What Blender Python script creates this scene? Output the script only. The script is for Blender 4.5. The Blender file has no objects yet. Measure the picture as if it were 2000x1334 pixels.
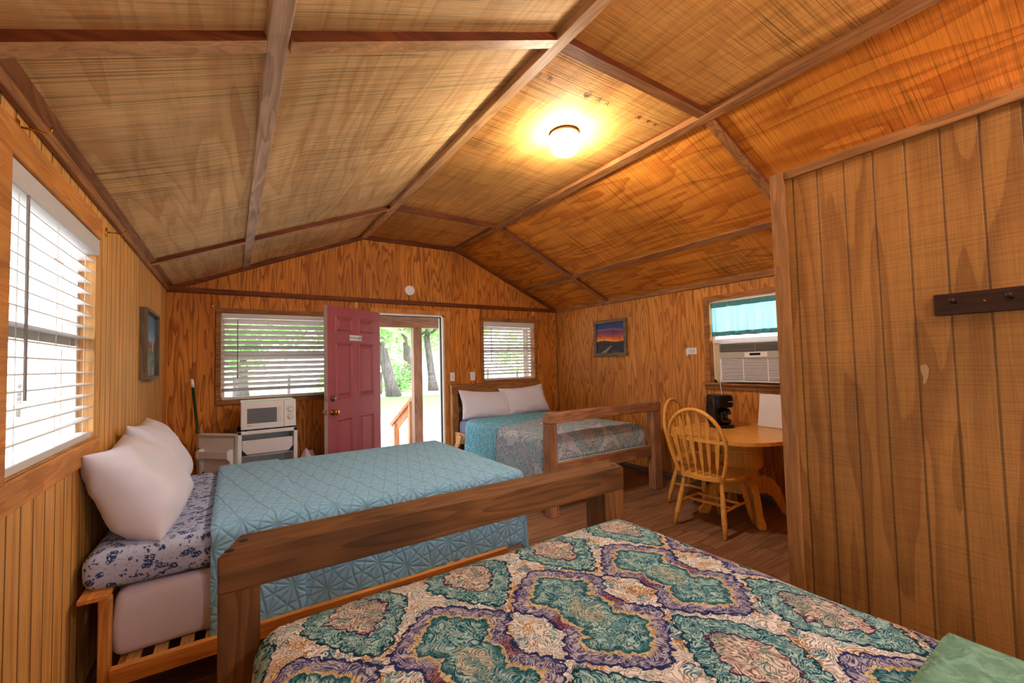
import bpy, bmesh, math, random
from mathutils import Vector, Matrix, noise as mnoise
random.seed(7)
PI = math.pi
SC = bpy.context.scene
COL = SC.collection

# ------------------------------------------------------------------ room dimensions (metres)
XL, XR, YB, YF = -0.527, 4.283, 5.235, -1.75
ZE, ZF = 2.221, 2.985            # eaves and flat ceiling strip
XFL, XFR = 1.325, 2.562          # edges of the flat strip
Y1, Y2, Y3 = 4.128, 1.544, -1.04 # cross battens
XP, YP, ZP = 2.20, 0.999, 2.268   # bathroom partition: left face, far end, height (open above)
HC = 1.404                       # camera height
mL = (ZF - ZE) / (XFL - XL)
mR = (ZE - ZF) / (XR - XFR)
zL = lambda x: ZE + mL * (x - XL)
zR = lambda x: ZF + mR * (x - XFR)

# ------------------------------------------------------------------ shader helper
def srgb(*c):
    if len(c) == 1:
        h = c[0].lstrip('#'); c = [int(h[i:i+2], 16) for i in (0, 2, 4)]
    o = []
    for v in c:
        v = v / 255.0
        o.append(v / 12.92 if v <= 0.04045 else ((v + 0.055) / 1.055) ** 2.4)
    return (o[0], o[1], o[2], 1.0)

class V:
    """one shader value; python operators build Math nodes"""
    def __init__(s, m, sock): s.m = m; s.s = sock
    def _b(s, op, o, r=False):
        a, b = (o, s) if r else (s, o)
        return s.m.math(op, a, b)
    def __add__(s, o): return s._b('ADD', o)
    def __radd__(s, o): return s._b('ADD', o, True)
    def __sub__(s, o): return s._b('SUBTRACT', o)
    def __rsub__(s, o): return s._b('SUBTRACT', o, True)
    def __mul__(s, o): return s._b('MULTIPLY', o)
    def __rmul__(s, o): return s._b('MULTIPLY', o, True)
    def __truediv__(s, o): return s._b('DIVIDE', o)
    def __pow__(s, o): return s._b('POWER', o)
    def abs(s): return s.m.math('ABSOLUTE', s)
    def fract(s): return s.m.math('FRACT', s)
    def floor(s): return s.m.math('FLOOR', s)
    def sin(s): return s.m.math('SINE', s)
    def min(s, o): return s._b('MINIMUM', o)
    def max(s, o): return s._b('MAXIMUM', o)
    def step(s, a, b): return s.m.maprange(s, a, b)
    def lt(s, o): return s._b('LESS_THAN', o)
    def gt(s, o): return s._b('GREATER_THAN', o)

class Mat:
    def __init__(s, name):
        s.mat = bpy.data.materials.new(name); s.mat.use_nodes = True
        s.nt = s.mat.node_tree
        s.bsdf = s.nt.nodes['Principled BSDF']; s.out = s.nt.nodes['Material Output']
        s._obj = None
    def node(s, t, **kw):
        n = s.nt.nodes.new(t)
        for k, v in kw.items(): setattr(n, k, v)
        return n
    def put(s, sock, v):
        if isinstance(v, V): s.nt.links.new(v.s, sock)
        elif v is not None: sock.default_value = v
    def math(s, op, a, b=None, c=None):
        n = s.node('ShaderNodeMath', operation=op)
        s.put(n.inputs[0], a)
        if b is not None: s.put(n.inputs[1], b)
        if c is not None: s.put(n.inputs[2], c)
        return V(s, n.outputs[0])
    def maprange(s, v, a, b, c=0.0, d=1.0):
        n = s.node('ShaderNodeMapRange', interpolation_type='SMOOTHSTEP')
        s.put(n.inputs[0], v); s.put(n.inputs[1], a); s.put(n.inputs[2], b); s.put(n.inputs[3], c); s.put(n.inputs[4], d)
        return V(s, n.outputs[0])
    def coords(s, kind='Object'):
        n = s.node('ShaderNodeTexCoord'); sp = s.node('ShaderNodeSeparateXYZ')
        s.nt.links.new(n.outputs[kind], sp.inputs[0])
        return [V(s, sp.outputs[i]) for i in range(3)]
    def rnd(s):
        return V(s, s.node('ShaderNodeObjectInfo').outputs['Random'])
    def vec(s, x=0.0, y=0.0, z=0.0):
        n = s.node('ShaderNodeCombineXYZ')
        for i, v in enumerate((x, y, z)): s.put(n.inputs[i], v)
        return V(s, n.outputs[0])
    def noise(s, vec, scale=1.0, detail=2.0, rough=0.5, dist=0.0):
        n = s.node('ShaderNodeTexNoise')
        s.put(n.inputs['Vector'], vec); s.put(n.inputs['Scale'], scale); s.put(n.inputs['Detail'], detail)
        s.put(n.inputs['Roughness'], rough); s.put(n.inputs['Distortion'], dist)
        return V(s, n.outputs[0])
    def voronoi(s, vec, scale=1.0, feature='F1', out=0, rand=1.0):
        n = s.node('ShaderNodeTexVoronoi', feature=feature)
        s.put(n.inputs['Vector'], vec); s.put(n.inputs['Scale'], scale); s.put(n.inputs['Randomness'], rand)
        return V(s, n.outputs[out])
    def white(s, vec):
        n = s.node('ShaderNodeTexWhiteNoise'); s.put(n.inputs['Vector'], vec); return V(s, n.outputs[0])
    def mix(s, f, a, b, mode='MIX'):
        n = s.node('ShaderNodeMix', data_type='RGBA', blend_type=mode)
        s.put(n.inputs[0], f); s.put(n.inputs[6], a); s.put(n.inputs[7], b)
        return V(s, n.outputs[2])
    def ramp(s, f, stops, interp='LINEAR'):
        n = s.node('ShaderNodeValToRGB'); n.color_ramp.interpolation = interp
        e = n.color_ramp.elements
        while len(e) > 1: e.remove(e[-1])
        e[0].position = stops[0][0]; e[0].color = stops[0][1]
        for p, c in stops[1:]:
            k = e.new(p); k.color = c
        s.put(n.inputs[0], f)
        return V(s, n.outputs[0])
    def scalecol(s, col, f):
        n = s.node('ShaderNodeVectorMath', operation='SCALE')
        s.put(n.inputs[0], col); s.put(n.inputs[3], f); return V(s, n.outputs[0])
    def bump(s, h, strength=0.5, dist=0.01):
        n = s.node('ShaderNodeBump'); s.put(n.inputs['Height'], h)
        n.inputs['Strength'].default_value = strength; n.inputs['Distance'].default_value = dist
        s.nt.links.new(n.outputs[0], s.bsdf.inputs['Normal'])
    def base(s, c): s.put(s.bsdf.inputs['Base Color'], c); return s
    def rough(s, v): s.put(s.bsdf.inputs['Roughness'], v); return s
    def set(s, **kw):
        for k, v in kw.items(): s.put(s.bsdf.inputs[k.replace('_', ' ')], v)
        return s

def plain(name, c, rough=0.5, metal=0.0, var=0.06, bumpy=0.0, bscale=60, **kw):
    m = Mat(name); x, y, z = m.coords()
    n = m.noise(m.vec(x, y, z), 9.0, 4.0, 0.6)
    m.base(m.scalecol(m.mix(0.0, c, c), m.maprange(n, 0.25, 0.75, 1 - var, 1 + var))).rough(rough).set(Metallic=metal, **kw)
    if bumpy: m.bump(m.noise(m.vec(x, y, z), bscale, 3.0, 0.6), bumpy, 0.004)
    return m.mat

def ply(name, ux, vx, light, mid, dark, groove=0.147, goff=0.0, gw=0.012, gdark=0.35, contrast=1.0, count=11.0, su=4.2, sv=0.75,
        pick=(0, 2), blotch=0.25, saw=0.0, rough=0.6, panel=1.22, gramp=None):
    """plywood siding: contour-line grain along v, vertical grooves every `groove` m along u"""
    m = Mat(name); c = m.coords(); u, v = c[pick[0]], c[pick[1]]
    pid = ((u - goff) / panel).floor()
    ofs = m.white(m.vec(pid, 3.7, 0.0)) * 37.0
    base_n = m.noise(m.vec(u * su + ofs, v * sv + ofs, ofs), 1.0, 2.5, 0.45, 0.15)
    rings = (base_n * count).fract()
    line = m.maprange(rings, 0.35, 0.95) * m.maprange(rings, 1.0, 0.95)
    fib = m.noise(m.vec(u * 190.0, v * 5.0, ofs), 1.0, 1.0, 0.65)
    blo = m.noise(m.vec(u * 1.7 + ofs, v * 1.1, 5.0), 1.0, 2.0, 0.6)
    st = m.maprange(m.noise(m.vec(u * 2.6 + ofs, v * 0.55, 9.0), 1.0, 2.0, 0.5), 0.42, 0.70)
    col = m.mix(line * (0.75 * contrast), light, dark)
    col = m.mix(st * 0.55 * contrast, col, m.mix(line * 0.5, mid, dark))
    shade = m.maprange(blo, 0.25, 0.75, 1 - blotch, 1 + blotch * 0.6) * m.maprange(fib, 0.2, 0.8, 0.86, 1.10)
    h = fib * 0.4
    if saw:
        sl = m.noise(m.vec(u * 3.0, v * 130.0, 1.0), 1.0, 2.0, 0.6)
        shade = shade * m.maprange(sl, 0.28, 0.60, 1 - saw, 1.03)
        h = h + sl * 0.6
    if groove:
        g = ((u - goff) / groove).fract()
        gd = (g - 0.5).abs() * groove               # distance from mid-board
        gl = m.maprange(gd, groove * 0.5 - gw, groove * 0.5 - gw * 0.45)
        shade = shade * (1.0 - gl * (1 - gdark))
        h = h - gl * 3.0
    m.base(m.scalecol(col, shade)).rough(rough).set(Specular_IOR_Level=0.28)
    m.bump(h, 0.45, 0.004)
    return m.mat

def roughsawn(name, light, mid, dark, sawdir=0, sawamt=0.45, blotch=0.2, ringc=0.7, fx=5.0, fy=0.45, fc=9.0):
    """rough-sawn plywood ceiling; kerf lines run along x (0) or y (1), grain runs along the other axis"""
    m = Mat(name); x, y, z = m.coords()
    a, b = (x, y) if sawdir == 0 else (y, x)       # a along the kerfs, b across
    pid = ((y - Y2) / (Y1 - Y2)).floor() * 3.0 + ((x - XFL) / 1.0).floor()
    ofs = m.white(m.vec(pid, 1.3, 0.0)) * 21.0
    bn = m.noise(m.vec(x * fx + ofs, y * fy + ofs, ofs), 1.0, 2.0, 0.45, 0.1)
    rings = (bn * fc).fract()
    line = m.maprange(rings, 0.35, 0.95) * m.maprange(rings, 1.0, 0.94)
    k0 = m.noise(m.vec(a * 0.5, b * 42.0, 7.0), 1.0, 2.0, 0.6)
    k1 = m.noise(m.vec(a * 1.1, b * 125.0, 0.0), 1.0, 2.0, 0.6)
    k2 = m.noise(m.vec(a * 5.0, b * 260.0, 4.0), 1.0, 1.0, 0.5)
    patch = m.maprange(m.noise(m.vec(x * 1.3, y * 1.3, 2.0), 1.0, 2.0, 0.5), 0.35, 0.60, 0.30, 1.0)
    kk = m.maprange(k1, 0.33, 0.47, 1.0 - sawamt, 1.0) * m.maprange(k0, 0.30, 0.48, 1.0 - sawamt * 0.55, 1.0)
    kk = 1.0 - (1.0 - kk) * patch
    blo = m.noise(m.vec(x * 1.4 + 7, y * 1.2, 5.0), 1.0, 2.0, 0.6)
    band = m.noise(m.vec(x * 14.0, y * 0.9, 11.0), 1.0, 3.0, 0.65)
    col = m.mix(line * ringc, light, mid)
    col = m.mix(m.maprange(band, 0.46, 0.76) * 0.55, col, dark)
    shade = m.maprange(blo, 0.25, 0.75, 1 - blotch, 1 + blotch * 0.5) * kk * m.maprange(k2, 0.25, 0.75, 0.80, 1.12)
    m.base(m.scalecol(col, shade)).rough(0.75).set(Specular_IOR_Level=0.15)
    m.bump(k1 * 1.2 + k2 * 0.5, 0.6, 0.004)
    return m.mat

def timber(name, light, dark, axis=0, rough=0.6, scale=1.0, knots=0.35, blotch=0.25):
    """solid sawn wood, grain along the object's `axis`"""
    m = Mat(name); c = m.coords(); r = m.rnd() * 50.0
    a = c[axis]; b, d = [c[i] for i in range(3) if i != axis]
    bn = m.noise(m.vec(a * 0.9 * scale + r, b * 9.0 * scale + r, d * 9.0 * scale), 1.0, 2.5, 0.5, 0.2)
    line = ((bn * 9.0).fract())
    line = m.maprange(line, 0.2, 0.9) * m.maprange(line, 1.0, 0.93)
    fib = m.noise(m.vec(a * 6.0, b * 160.0, d * 160.0), 1.0, 1.0, 0.6)
    blo = m.noise(m.vec(a * 2.5 + r, b * 6.0, d * 6.0), 1.0, 2.0, 0.6)
    kn = m.voronoi(m.vec(a * 1.6 + r, b * 5.0, d * 5.0), 1.0)
    kd = m.maprange(kn, 0.09, 0.03) * knots
    col = m.mix(line * 0.6, light, dark)
    col = m.mix(kd, col, (dark[0] * 0.3, dark[1] * 0.3, dark[2] * 0.3, 1))
    m.base(m.scalecol(col, m.maprange(blo, 0.25, 0.75, 1 - blotch, 1 + blotch * 0.6) * m.maprange(fib, 0.2, 0.8, 0.85, 1.1)))
    m.rough(rough).set(Specular_IOR_Level=0.3); m.bump(fib * 0.6, 0.35, 0.003)
    return m.mat

def timber3(name, *a, **k): return [timber(name + '_' + 'xyz'[i], *a, axis=i, **k) for i in range(3)]

# ------------------------------------------------------------------ materials
M = {}
M['wall_back'] = ply('plywood_back', 0, 2, srgb(222, 142, 58), srgb(196, 110, 36), srgb(140, 66, 14), groove=0.203, gw=0.006, gdark=0.72, goff=-0.527, su=6.5, sv=0.75, count=13, blotch=0.18, contrast=1.0)
M['wall_right'] = ply('plywood_right', 1, 2, srgb(218, 146, 70), srgb(196, 120, 50), srgb(152, 82, 28), groove=0.203, gw=0.006, gdark=0.75, pick=(1, 2), su=6.0, sv=0.75, count=12, blotch=0.16, contrast=0.95)
M['wall_left'] = ply('plywood_left', 1, 2, srgb(238, 178, 98), srgb(218, 152, 74), srgb(190, 118, 50), groove=0.10, gw=0.0065, gdark=0.28, pick=(1, 2), su=8.0, sv=0.4, count=8, blotch=0.15, contrast=0.7)
M['wall_part'] = ply('plywood_partition', 1, 2, srgb(182, 124, 62), srgb(160, 102, 46), srgb(124, 74, 30), groove=0.0997, goff=0.9155, gw=0.0048, gdark=0.50, pick=(1, 2), su=5.2, sv=0.38, count=8, blotch=0.22, saw=0.18, contrast=0.65)
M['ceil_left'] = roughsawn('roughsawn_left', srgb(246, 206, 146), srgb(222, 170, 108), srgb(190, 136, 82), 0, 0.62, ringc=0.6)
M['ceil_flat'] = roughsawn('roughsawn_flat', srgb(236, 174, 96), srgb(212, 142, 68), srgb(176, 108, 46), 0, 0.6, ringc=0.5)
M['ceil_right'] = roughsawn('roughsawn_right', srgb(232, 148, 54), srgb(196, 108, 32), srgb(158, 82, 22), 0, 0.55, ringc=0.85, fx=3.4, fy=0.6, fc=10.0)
TRIM = timber3('trim_timber', srgb(172, 116, 66), srgb(124, 74, 38), knots=0.5)
TRIMR = timber3('trim_red', srgb(126, 62, 24), srgb(88, 38, 14), knots=0.5)
PURL = timber3('purlin_timber', srgb(212, 180, 150), srgb(160, 124, 98), knots=0.4)
BATT = timber3('batten_timber', srgb(222, 172, 116), srgb(188, 136, 86), knots=0.4)
BEAM = timber3('beam_timber', srgb(126, 82, 44), srgb(78, 48, 24), knots=0.6, blotch=0.45)
BED2 = timber3('weathered_timber', srgb(188, 134, 100), srgb(142, 94, 64), knots=0.5, blotch=0.35)
PINE = timber3('pale_pine', srgb(226, 172, 108), srgb(202, 138, 76), knots=0.4)
HONEY = timber3('honey_pine', srgb(222, 150, 74), srgb(194, 116, 48), knots=0.3)
OAK = timber3('golden_oak', srgb(246, 184, 92), srgb(228, 154, 64), rough=0.28, knots=0.0, blotch=0.1)
GREYW = timber3('weathered_grey', srgb(128, 108, 92), srgb(92, 74, 62), knots=0.2)
PORCH = timber3('porch_timber', srgb(158, 130, 112), srgb(122, 96, 82), knots=0.3)
RAILP = timber3('rail_pine', srgb(226, 172, 136), srgb(196, 140, 108), knots=0.2)
DARKW = timber3('dark_walnut', srgb(58, 30, 18), srgb(38, 18, 12), rough=0.45, knots=0.1)

def floor_mat():
    m = Mat('vinyl_planks'); x, y, z = m.coords()
    row = (y / 0.155).floor()
    sh = m.white(m.vec(row, 2.0, 0.0)) * 1.22
    px = ((x + sh) / 1.22)
    pid = m.white(m.vec(row, px.floor(), 1.0))
    n = m.noise(m.vec(x * 2.0 + pid * 30.0, y * 22.0 + pid * 9.0, 0.0), 1.0, 4.0, 0.6, 0.3)
    f = m.noise(m.vec(x * 9.0, y * 140.0, pid), 1.0, 3.0, 0.6)
    col = m.ramp(n, [(0.28, srgb(104, 72, 54)), (0.5, srgb(142, 104, 80)), (0.72, srgb(170, 130, 102))])
    e = (((y / 0.155).fract() - 0.5).abs()).max(((px.fract() - 0.5).abs() - 0.4935) * 4.0 + 0.474)
    gap = m.maprange(e, 0.478, 0.495)
    m.base(m.scalecol(col, (0.82 + pid * 0.36) * m.maprange(f, 0.2, 0.8, 0.85, 1.12) * (1.0 - gap * 0.6)))
    m.rough(0.42).set(Specular_IOR_Level=0.35); m.bump(f * 0.4 - gap, 0.3, 0.002)
    return m.mat
M['floor'] = floor_mat()
M['white_plastic'] = plain('white_plastic', srgb(250, 250, 255), 0.35, var=0.03)
M['white_paint'] = plain('white_paint', srgb(238, 234, 230), 0.45, var=0.03)
def blind_mat():
    m = Mat('blind_white'); d = m.node('ShaderNodeBsdfTranslucent'); mx = m.node('ShaderNodeMixShader'); mx.inputs[0].default_value = 0.06
    x, y, z = m.coords(); m.base(m.scalecol(m.mix(0.0, srgb(226, 224, 224), srgb(226, 224, 224)), m.maprange(m.noise(m.vec(x, y, z), 9.0), 0.2, 0.8, 0.97, 1.02))).rough(0.4)
    d.inputs[0].default_value = srgb(244, 242, 240)
    m.nt.links.new(m.bsdf.outputs[0], mx.inputs[1]); m.nt.links.new(d.outputs[0], mx.inputs[2]); m.nt.links.new(mx.outputs[0], m.out.inputs[0]); return m.mat
M['blind'] = blind_mat()
M['cream'] = plain('cream_plastic', srgb(232, 214, 180), 0.45, var=0.04)
M['grey_plastic'] = plain('grey_plastic', srgb(188, 186, 178), 0.4, var=0.03)
M['dark_grille'] = plain('dark_grille', srgb(58, 54, 52), 0.5)
M['black_plastic'] = plain('black_plastic', srgb(14, 14, 15), 0.25, var=0.02)
M['black'] = plain('matte_black', srgb(8, 8, 8), 0.6, var=0.02)
M['fridge_in'] = plain('fridge_liner', srgb(240, 238, 246), 0.4, var=0.03)
M['mw_glass'] = plain('oven_glass', srgb(120, 122, 132), 0.15, var=0.02)
M['grey'] = plain('mid_grey', srgb(140, 138, 136), 0.45)
M['brass'] = plain('brass', srgb(214, 158, 66), 0.18, metal=1.0, var=0.03)
M['steel'] = plain('steel', srgb(190, 190, 188), 0.25, metal=1.0, var=0.03)
M['bronze'] = plain('bronze', srgb(122, 72, 58), 0.35, metal=0.4)
M['door_red'] = plain('door_red', srgb(172, 88, 98), 0.45, var=0.05, bumpy=0.05)
M['door_edge'] = plain('door_edge', srgb(214, 196, 190), 0.5)
M['pillow'] = plain('pillow_cotton', srgb(232, 232, 250), 0.9, var=0.02, bumpy=0.4, bscale=14)
M['white_sheet'] = plain('white_sheet', srgb(216, 206, 220), 0.9, var=0.02, bumpy=0.35, bscale=9)
M['blue_sheet'] = plain('slate_sheet', srgb(128, 136, 172), 0.9, var=0.04)
M['broom_green'] = plain('broom_green', srgb(34, 62, 34), 0.4)
M['paper'] = plain('paper', srgb(236, 238, 248), 0.8, var=0.02)
M['ink'] = plain('ink', srgb(26, 24, 24), 0.7, var=0.0)
M['stamp'] = plain('stamp_ink', srgb(70, 36, 16), 0.8, var=0.2)
M['putty'] = plain('putty', srgb(222, 162, 92), 0.7)
M['putty_pale'] = plain('putty_pale', srgb(176, 138, 100), 0.7)
M['bristle'] = plain('bristle', srgb(70, 90, 60), 0.9)
M['lamp_base'] = plain('lamp_base', srgb(214, 180, 140), 0.4)
M['bagm'] = plain('bag_liner', srgb(214, 196, 206), 0.4)
M['cream_bord'] = plain('teal_piping', srgb(186, 214, 216), 0.9)

def glass_mat():
    m = Mat('window_glass'); nt = m.nt; nt.nodes.remove(m.bsdf)
    tr = m.node('ShaderNodeBsdfTransparent'); gl = m.node('ShaderNodeBsdfGlossy'); mx = m.node('ShaderNodeMixShader')
    gl.inputs['Roughness'].default_value = 0.02
    lw = m.node('ShaderNodeLayerWeight'); fc = V(m, lw.outputs['Facing']) ** 5.0 * 0.3 + 0.015
    nt.links.new(fc.s, mx.inputs[0]); nt.links.new(tr.outputs[0], mx.inputs[1]); nt.links.new(gl.outputs[0], mx.inputs[2])
    nt.links.new(mx.outputs[0], m.out.inputs[0]); return m.mat
M['glass'] = glass_mat()
def emis(name, c, st):
    m = Mat(name); m.base(c).set(Emission_Color=c, Emission_Strength=st); return m.mat
def curtain_mat():
    m = Mat('teal_sheer'); x, y, z = m.coords()
    d = m.node('ShaderNodeBsdfTranslucent'); df = m.node('ShaderNodeBsdfDiffuse'); mx = m.node('ShaderNodeMixShader')
    w = m.noise(m.vec(x * 300.0, y * 300.0, z * 300.0), 1.0, 1.0)
    c = m.scalecol(m.mix(0.0, srgb(150, 208, 216), srgb(150, 208, 216)), m.maprange(w, 0.3, 0.7, 0.92, 1.06))
    for n in (d, df): m.put(n.inputs[0], c)
    mx.inputs[0].default_value = 0.55
    m.nt.links.new(df.outputs[0], mx.inputs[1]); m.nt.links.new(d.outputs[0], mx.inputs[2]); m.nt.links.new(mx.outputs[0], m.out.inputs[0])
    return m.mat
M['curtain'] = curtain_mat()
M['curtain_hem'] = plain('teal_hem', srgb(84, 150, 158), 0.9)

def star_quilt(name, c, s=0.155, strength=0.9):
    m = Mat(name); u, v, _ = m.coords('UV')
    wob = (m.noise(m.vec(u, v, 0.0), 5.0, 2.0, 0.5) - 0.5) * 0.03
    u = u + wob; v = v + wob
    h = None
    for k in range(6):
        a = math.radians(30 * k + 12)
        sp = s * (math.sqrt(3) / 2 if k % 2 == 0 else 0.5)
        p = (u * math.cos(a) + v * math.sin(a)) / sp
        d = (p.fract() - 0.5).abs()
        d = (0.5 - d) * sp                      # distance to nearest stitch line
        hh = m.maprange(d, 0.0, 0.010)
        h = hh if h is None else h * (hh * 0.65 + 0.35)
    fine = m.noise(m.vec(u, v, 0.0), 55.0, 3.0, 0.6)
    shade = m.maprange(h, 0.0, 1.0, 0.76, 1.03) * m.maprange(fine, 0.25, 0.75, 0.93, 1.05)
    m.base(m.scalecol(m.mix(0.0, c, c), shade)).rough(0.9).set(Specular_IOR_Level=0.1, Sheen_Weight=0.15)
    m.bump(h * 1.2 + fine * 0.35, strength, 0.010)
    return m.mat
M['quilt_blue'] = star_quilt('blue_star_quilt', srgb(150, 208, 250), strength=0.55)
def crinkle(name, c):
    m = Mat(name); u, v, _ = m.coords('UV')
    n = m.noise(m.vec(u, v, 0.0), 26.0, 3.0, 0.55, 0.8); vo = m.voronoi(m.vec(u, v, 0.0), 34.0)
    h = m.maprange(n, 0.3, 0.7) + vo * 0.5
    m.base(m.scalecol(m.mix(0.0, c, c), m.maprange(h, 0.2, 1.2, 0.72, 1.08))).rough(0.9).set(Specular_IOR_Level=0.1)
    m.bump(h, 0.7, 0.01); return m.mat
M['teal_back'] = crinkle('teal_quilt_back', srgb(134, 206, 232))
M['teal_back2'] = crinkle('sage_quilt_back', srgb(128, 172, 150))

def medallion(name, sx=1.0, sy=1.0, x0=0.794, y0=0.878, day_tint=0.0):
    m = Mat(name); u, v, _ = m.coords('UV')
    u = u * sx; v = v * sy
    w1 = (m.noise(m.vec(u, v, 0.0), 26.0, 2.0, 0.5) - 0.5); w2 = (m.noise(m.vec(u, v, 7.0), 26.0, 2.0, 0.5) - 0.5)
    w3 = (m.noise(m.vec(u, v, 5.0), 75.0, 2.0, 0.5) - 0.5); uu = u + w1 * 0.030 + w3 * 0.022; vv = v + w2 * 0.030 - w3 * 0.022
    PX, PY = 0.338, 0.71
    def cell(dx, dy):
        a = (((uu - x0 - dx) / PX + 0.5).fract() - 0.5) * PX
        b = (((vv - y0 - dy) / PY + 0.5).fract() - 0.5) * PY
        return a.abs(), b.abs()
    ax, ay = cell(0.0, 0.0)
    bx, by = cell(PX / 2, PY / 2)
    lob = ((ax / 0.158) ** 1.18 + ((ay - 0.108).abs() / 0.150) ** 1.18) ** 0.85
    core = ((ax / 0.108) ** 2.0 + (ay / 0.13) ** 2.0) ** 0.5
    dA = lob.min(core) - (((ax - (ay - 0.108).abs()) * 64.0).sin().abs() - 0.5) * 0.07
    dB = ((bx / 0.138) ** 1.3 + (by / 0.205) ** 1.2) ** 0.8 - (((bx - by) * 58.0).sin().abs() - 0.5) * 0.07
    # curling line work
    k = m.noise(m.vec(u, v, 3.0), 17.0, 2.0, 0.5, 1.6)
    cur = ((k * 11.0).fract() - 0.5).abs()
    ln = m.maprange(cur, 0.14, 0.03)               # thin dark lines
    hi = m.maprange(cur, 0.33, 0.46)               # thin light lines
    k2 = m.noise(m.vec(u, v, 8.0), 34.0, 2.0, 0.5, 0.8)
    # ground: cream with ochre and blue paisley blobs
    cream, ochre, rust = srgb(224, 214, 206), srgb(212, 172, 122), srgb(176, 124, 92)
    teal, tealD, tealL = srgb(74, 138, 152), srgb(28, 70, 92), srgb(158, 194, 196)
    navy, purp, lil = srgb(50, 56, 112), srgb(112, 110, 158), srgb(174, 168, 190)
    pink, burg, blue = srgb(186, 156, 150), srgb(116, 46, 70), srgb(70, 122, 148)
    g = m.noise(m.vec(u, v, 1.0), 9.0, 2.0, 0.5, 0.6)
    gnd = m.mix(m.maprange(g, 0.52, 0.58), cream, ochre)
    gnd = m.mix(m.maprange(g, 0.64, 0.67) * 0.7, gnd, rust)
    vo = m.voronoi(m.vec(u * 1.0, v * 1.0, 0.0), 15.0)
    gnd = m.mix(m.maprange(vo, 0.36, 0.30), gnd, m.mix(m.maprange(k2, 0.4, 0.6), blue, tealL))
    gnd = m.mix(m.maprange(g, 0.44, 0.40) * 0.8, gnd, m.mix(m.maprange(k2, 0.45, 0.55), tealL, cream))
    gnd = m.mix(m.maprange((vo - 0.33).abs(), 0.035, 0.01) * 0.7, gnd, rust)
    gnd = m.mix(ln * 0.40, gnd, srgb(110, 112, 120)); gnd = m.mix(hi * 0.75, gnd, srgb(240, 236, 232))
    # medallion A
    inA = m.mix(m.maprange(k2, 0.42, 0.6), teal, tealL)
    inA = m.mix(ln * 0.7, inA, tealD); inA = m.mix(hi * 0.6, inA, srgb(180, 206, 192))
    inA = m.mix(m.maprange(dA, 0.45, 0.60), inA, m.mix(ln * 0.8, srgb(44, 108, 124), tealD))
    ctr = ((ax / 0.05) ** 1.2 + (ay / 0.075) ** 1.2)
    inA = m.mix(m.maprange(ctr, 1.0, 0.8) * 0.7, inA, m.mix(m.maprange(k2, 0.45, 0.55), srgb(206, 196, 172), srgb(120, 150, 146)))
    ring = m.mix(m.maprange(k2, 0.42, 0.58), purp, lil); ring = m.mix(ln * 0.8, ring, navy); ring = m.mix(hi * 0.6, ring, srgb(206, 190, 180))
    wst = m.maprange(ay, 0.045, 0.015)
    ring = m.mix(wst * 0.8, ring, m.mix(ln, srgb(128, 70, 84), burg))
    colA = m.mix(m.maprange(dA, 0.62, 0.64), inA, srgb(208, 186, 146))
    colA = m.mix(m.maprange(dA, 0.71, 0.74), colA, ring)
    colA = m.mix(m.maprange(dA, 0.955, 0.985), colA, navy)
    # medallion B
    inB = m.mix(m.maprange(k2, 0.46, 0.60), srgb(208, 198, 184), pink); inB = m.mix(m.maprange(k2, 0.44, 0.36), inB, srgb(128, 158, 156)); inB = m.mix(ln * 0.6, inB, srgb(84, 66, 96)); inB = m.mix(hi * 0.6, inB, srgb(232, 214, 204))
    inB = m.mix(m.maprange(g, 0.45, 0.40) * 0.6, inB, srgb(120, 146, 140))
    rgB = m.mix(m.maprange(k2, 0.42, 0.6), teal, tealL); rgB = m.mix(ln * 0.75, rgB, tealD); rgB = m.mix(hi * 0.65, rgB, srgb(186, 208, 196))
    colB = m.mix(m.maprange(dB, 0.52, 0.54), inB, srgb(84, 50, 84))
    colB = m.mix(m.maprange(dB, 0.565, 0.585), colB, rgB)
    colB = m.mix(m.maprange(dB, 0.94, 0.97) , colB, tealD)
    col = m.mix(m.maprange(dB, 1.02, 1.0), gnd, colB)
    col = m.mix(m.maprange(dA, 1.05, 1.03), col, colA)
    if day_tint: col = m.mix(day_tint, col, srgb(206, 230, 255))  # pale blue wash paints daylight over the printed pattern
    fine = m.noise(m.vec(u, v, 0.0), 60.0, 3.0, 0.6, 0.5)
    q = m.maprange(cur, 0.02, 0.28) + fine * 0.5
    m.base(m.scalecol(col, m.maprange(q, 0.2, 1.2, 0.72, 1.08) )).rough(0.92).set(Specular_IOR_Level=0.08)
    m.bump(q, 0.75, 0.008)
    return m.mat
M['quilt_med'] = medallion('medallion_quilt')
M['quilt_med_daylit'] = medallion('medallion_quilt_cool', 0.62, 0.62, x0=0.3, y0=0.2, day_tint=0.52)  # same fabric as the near quilt, with daylight from the door painted in

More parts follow.
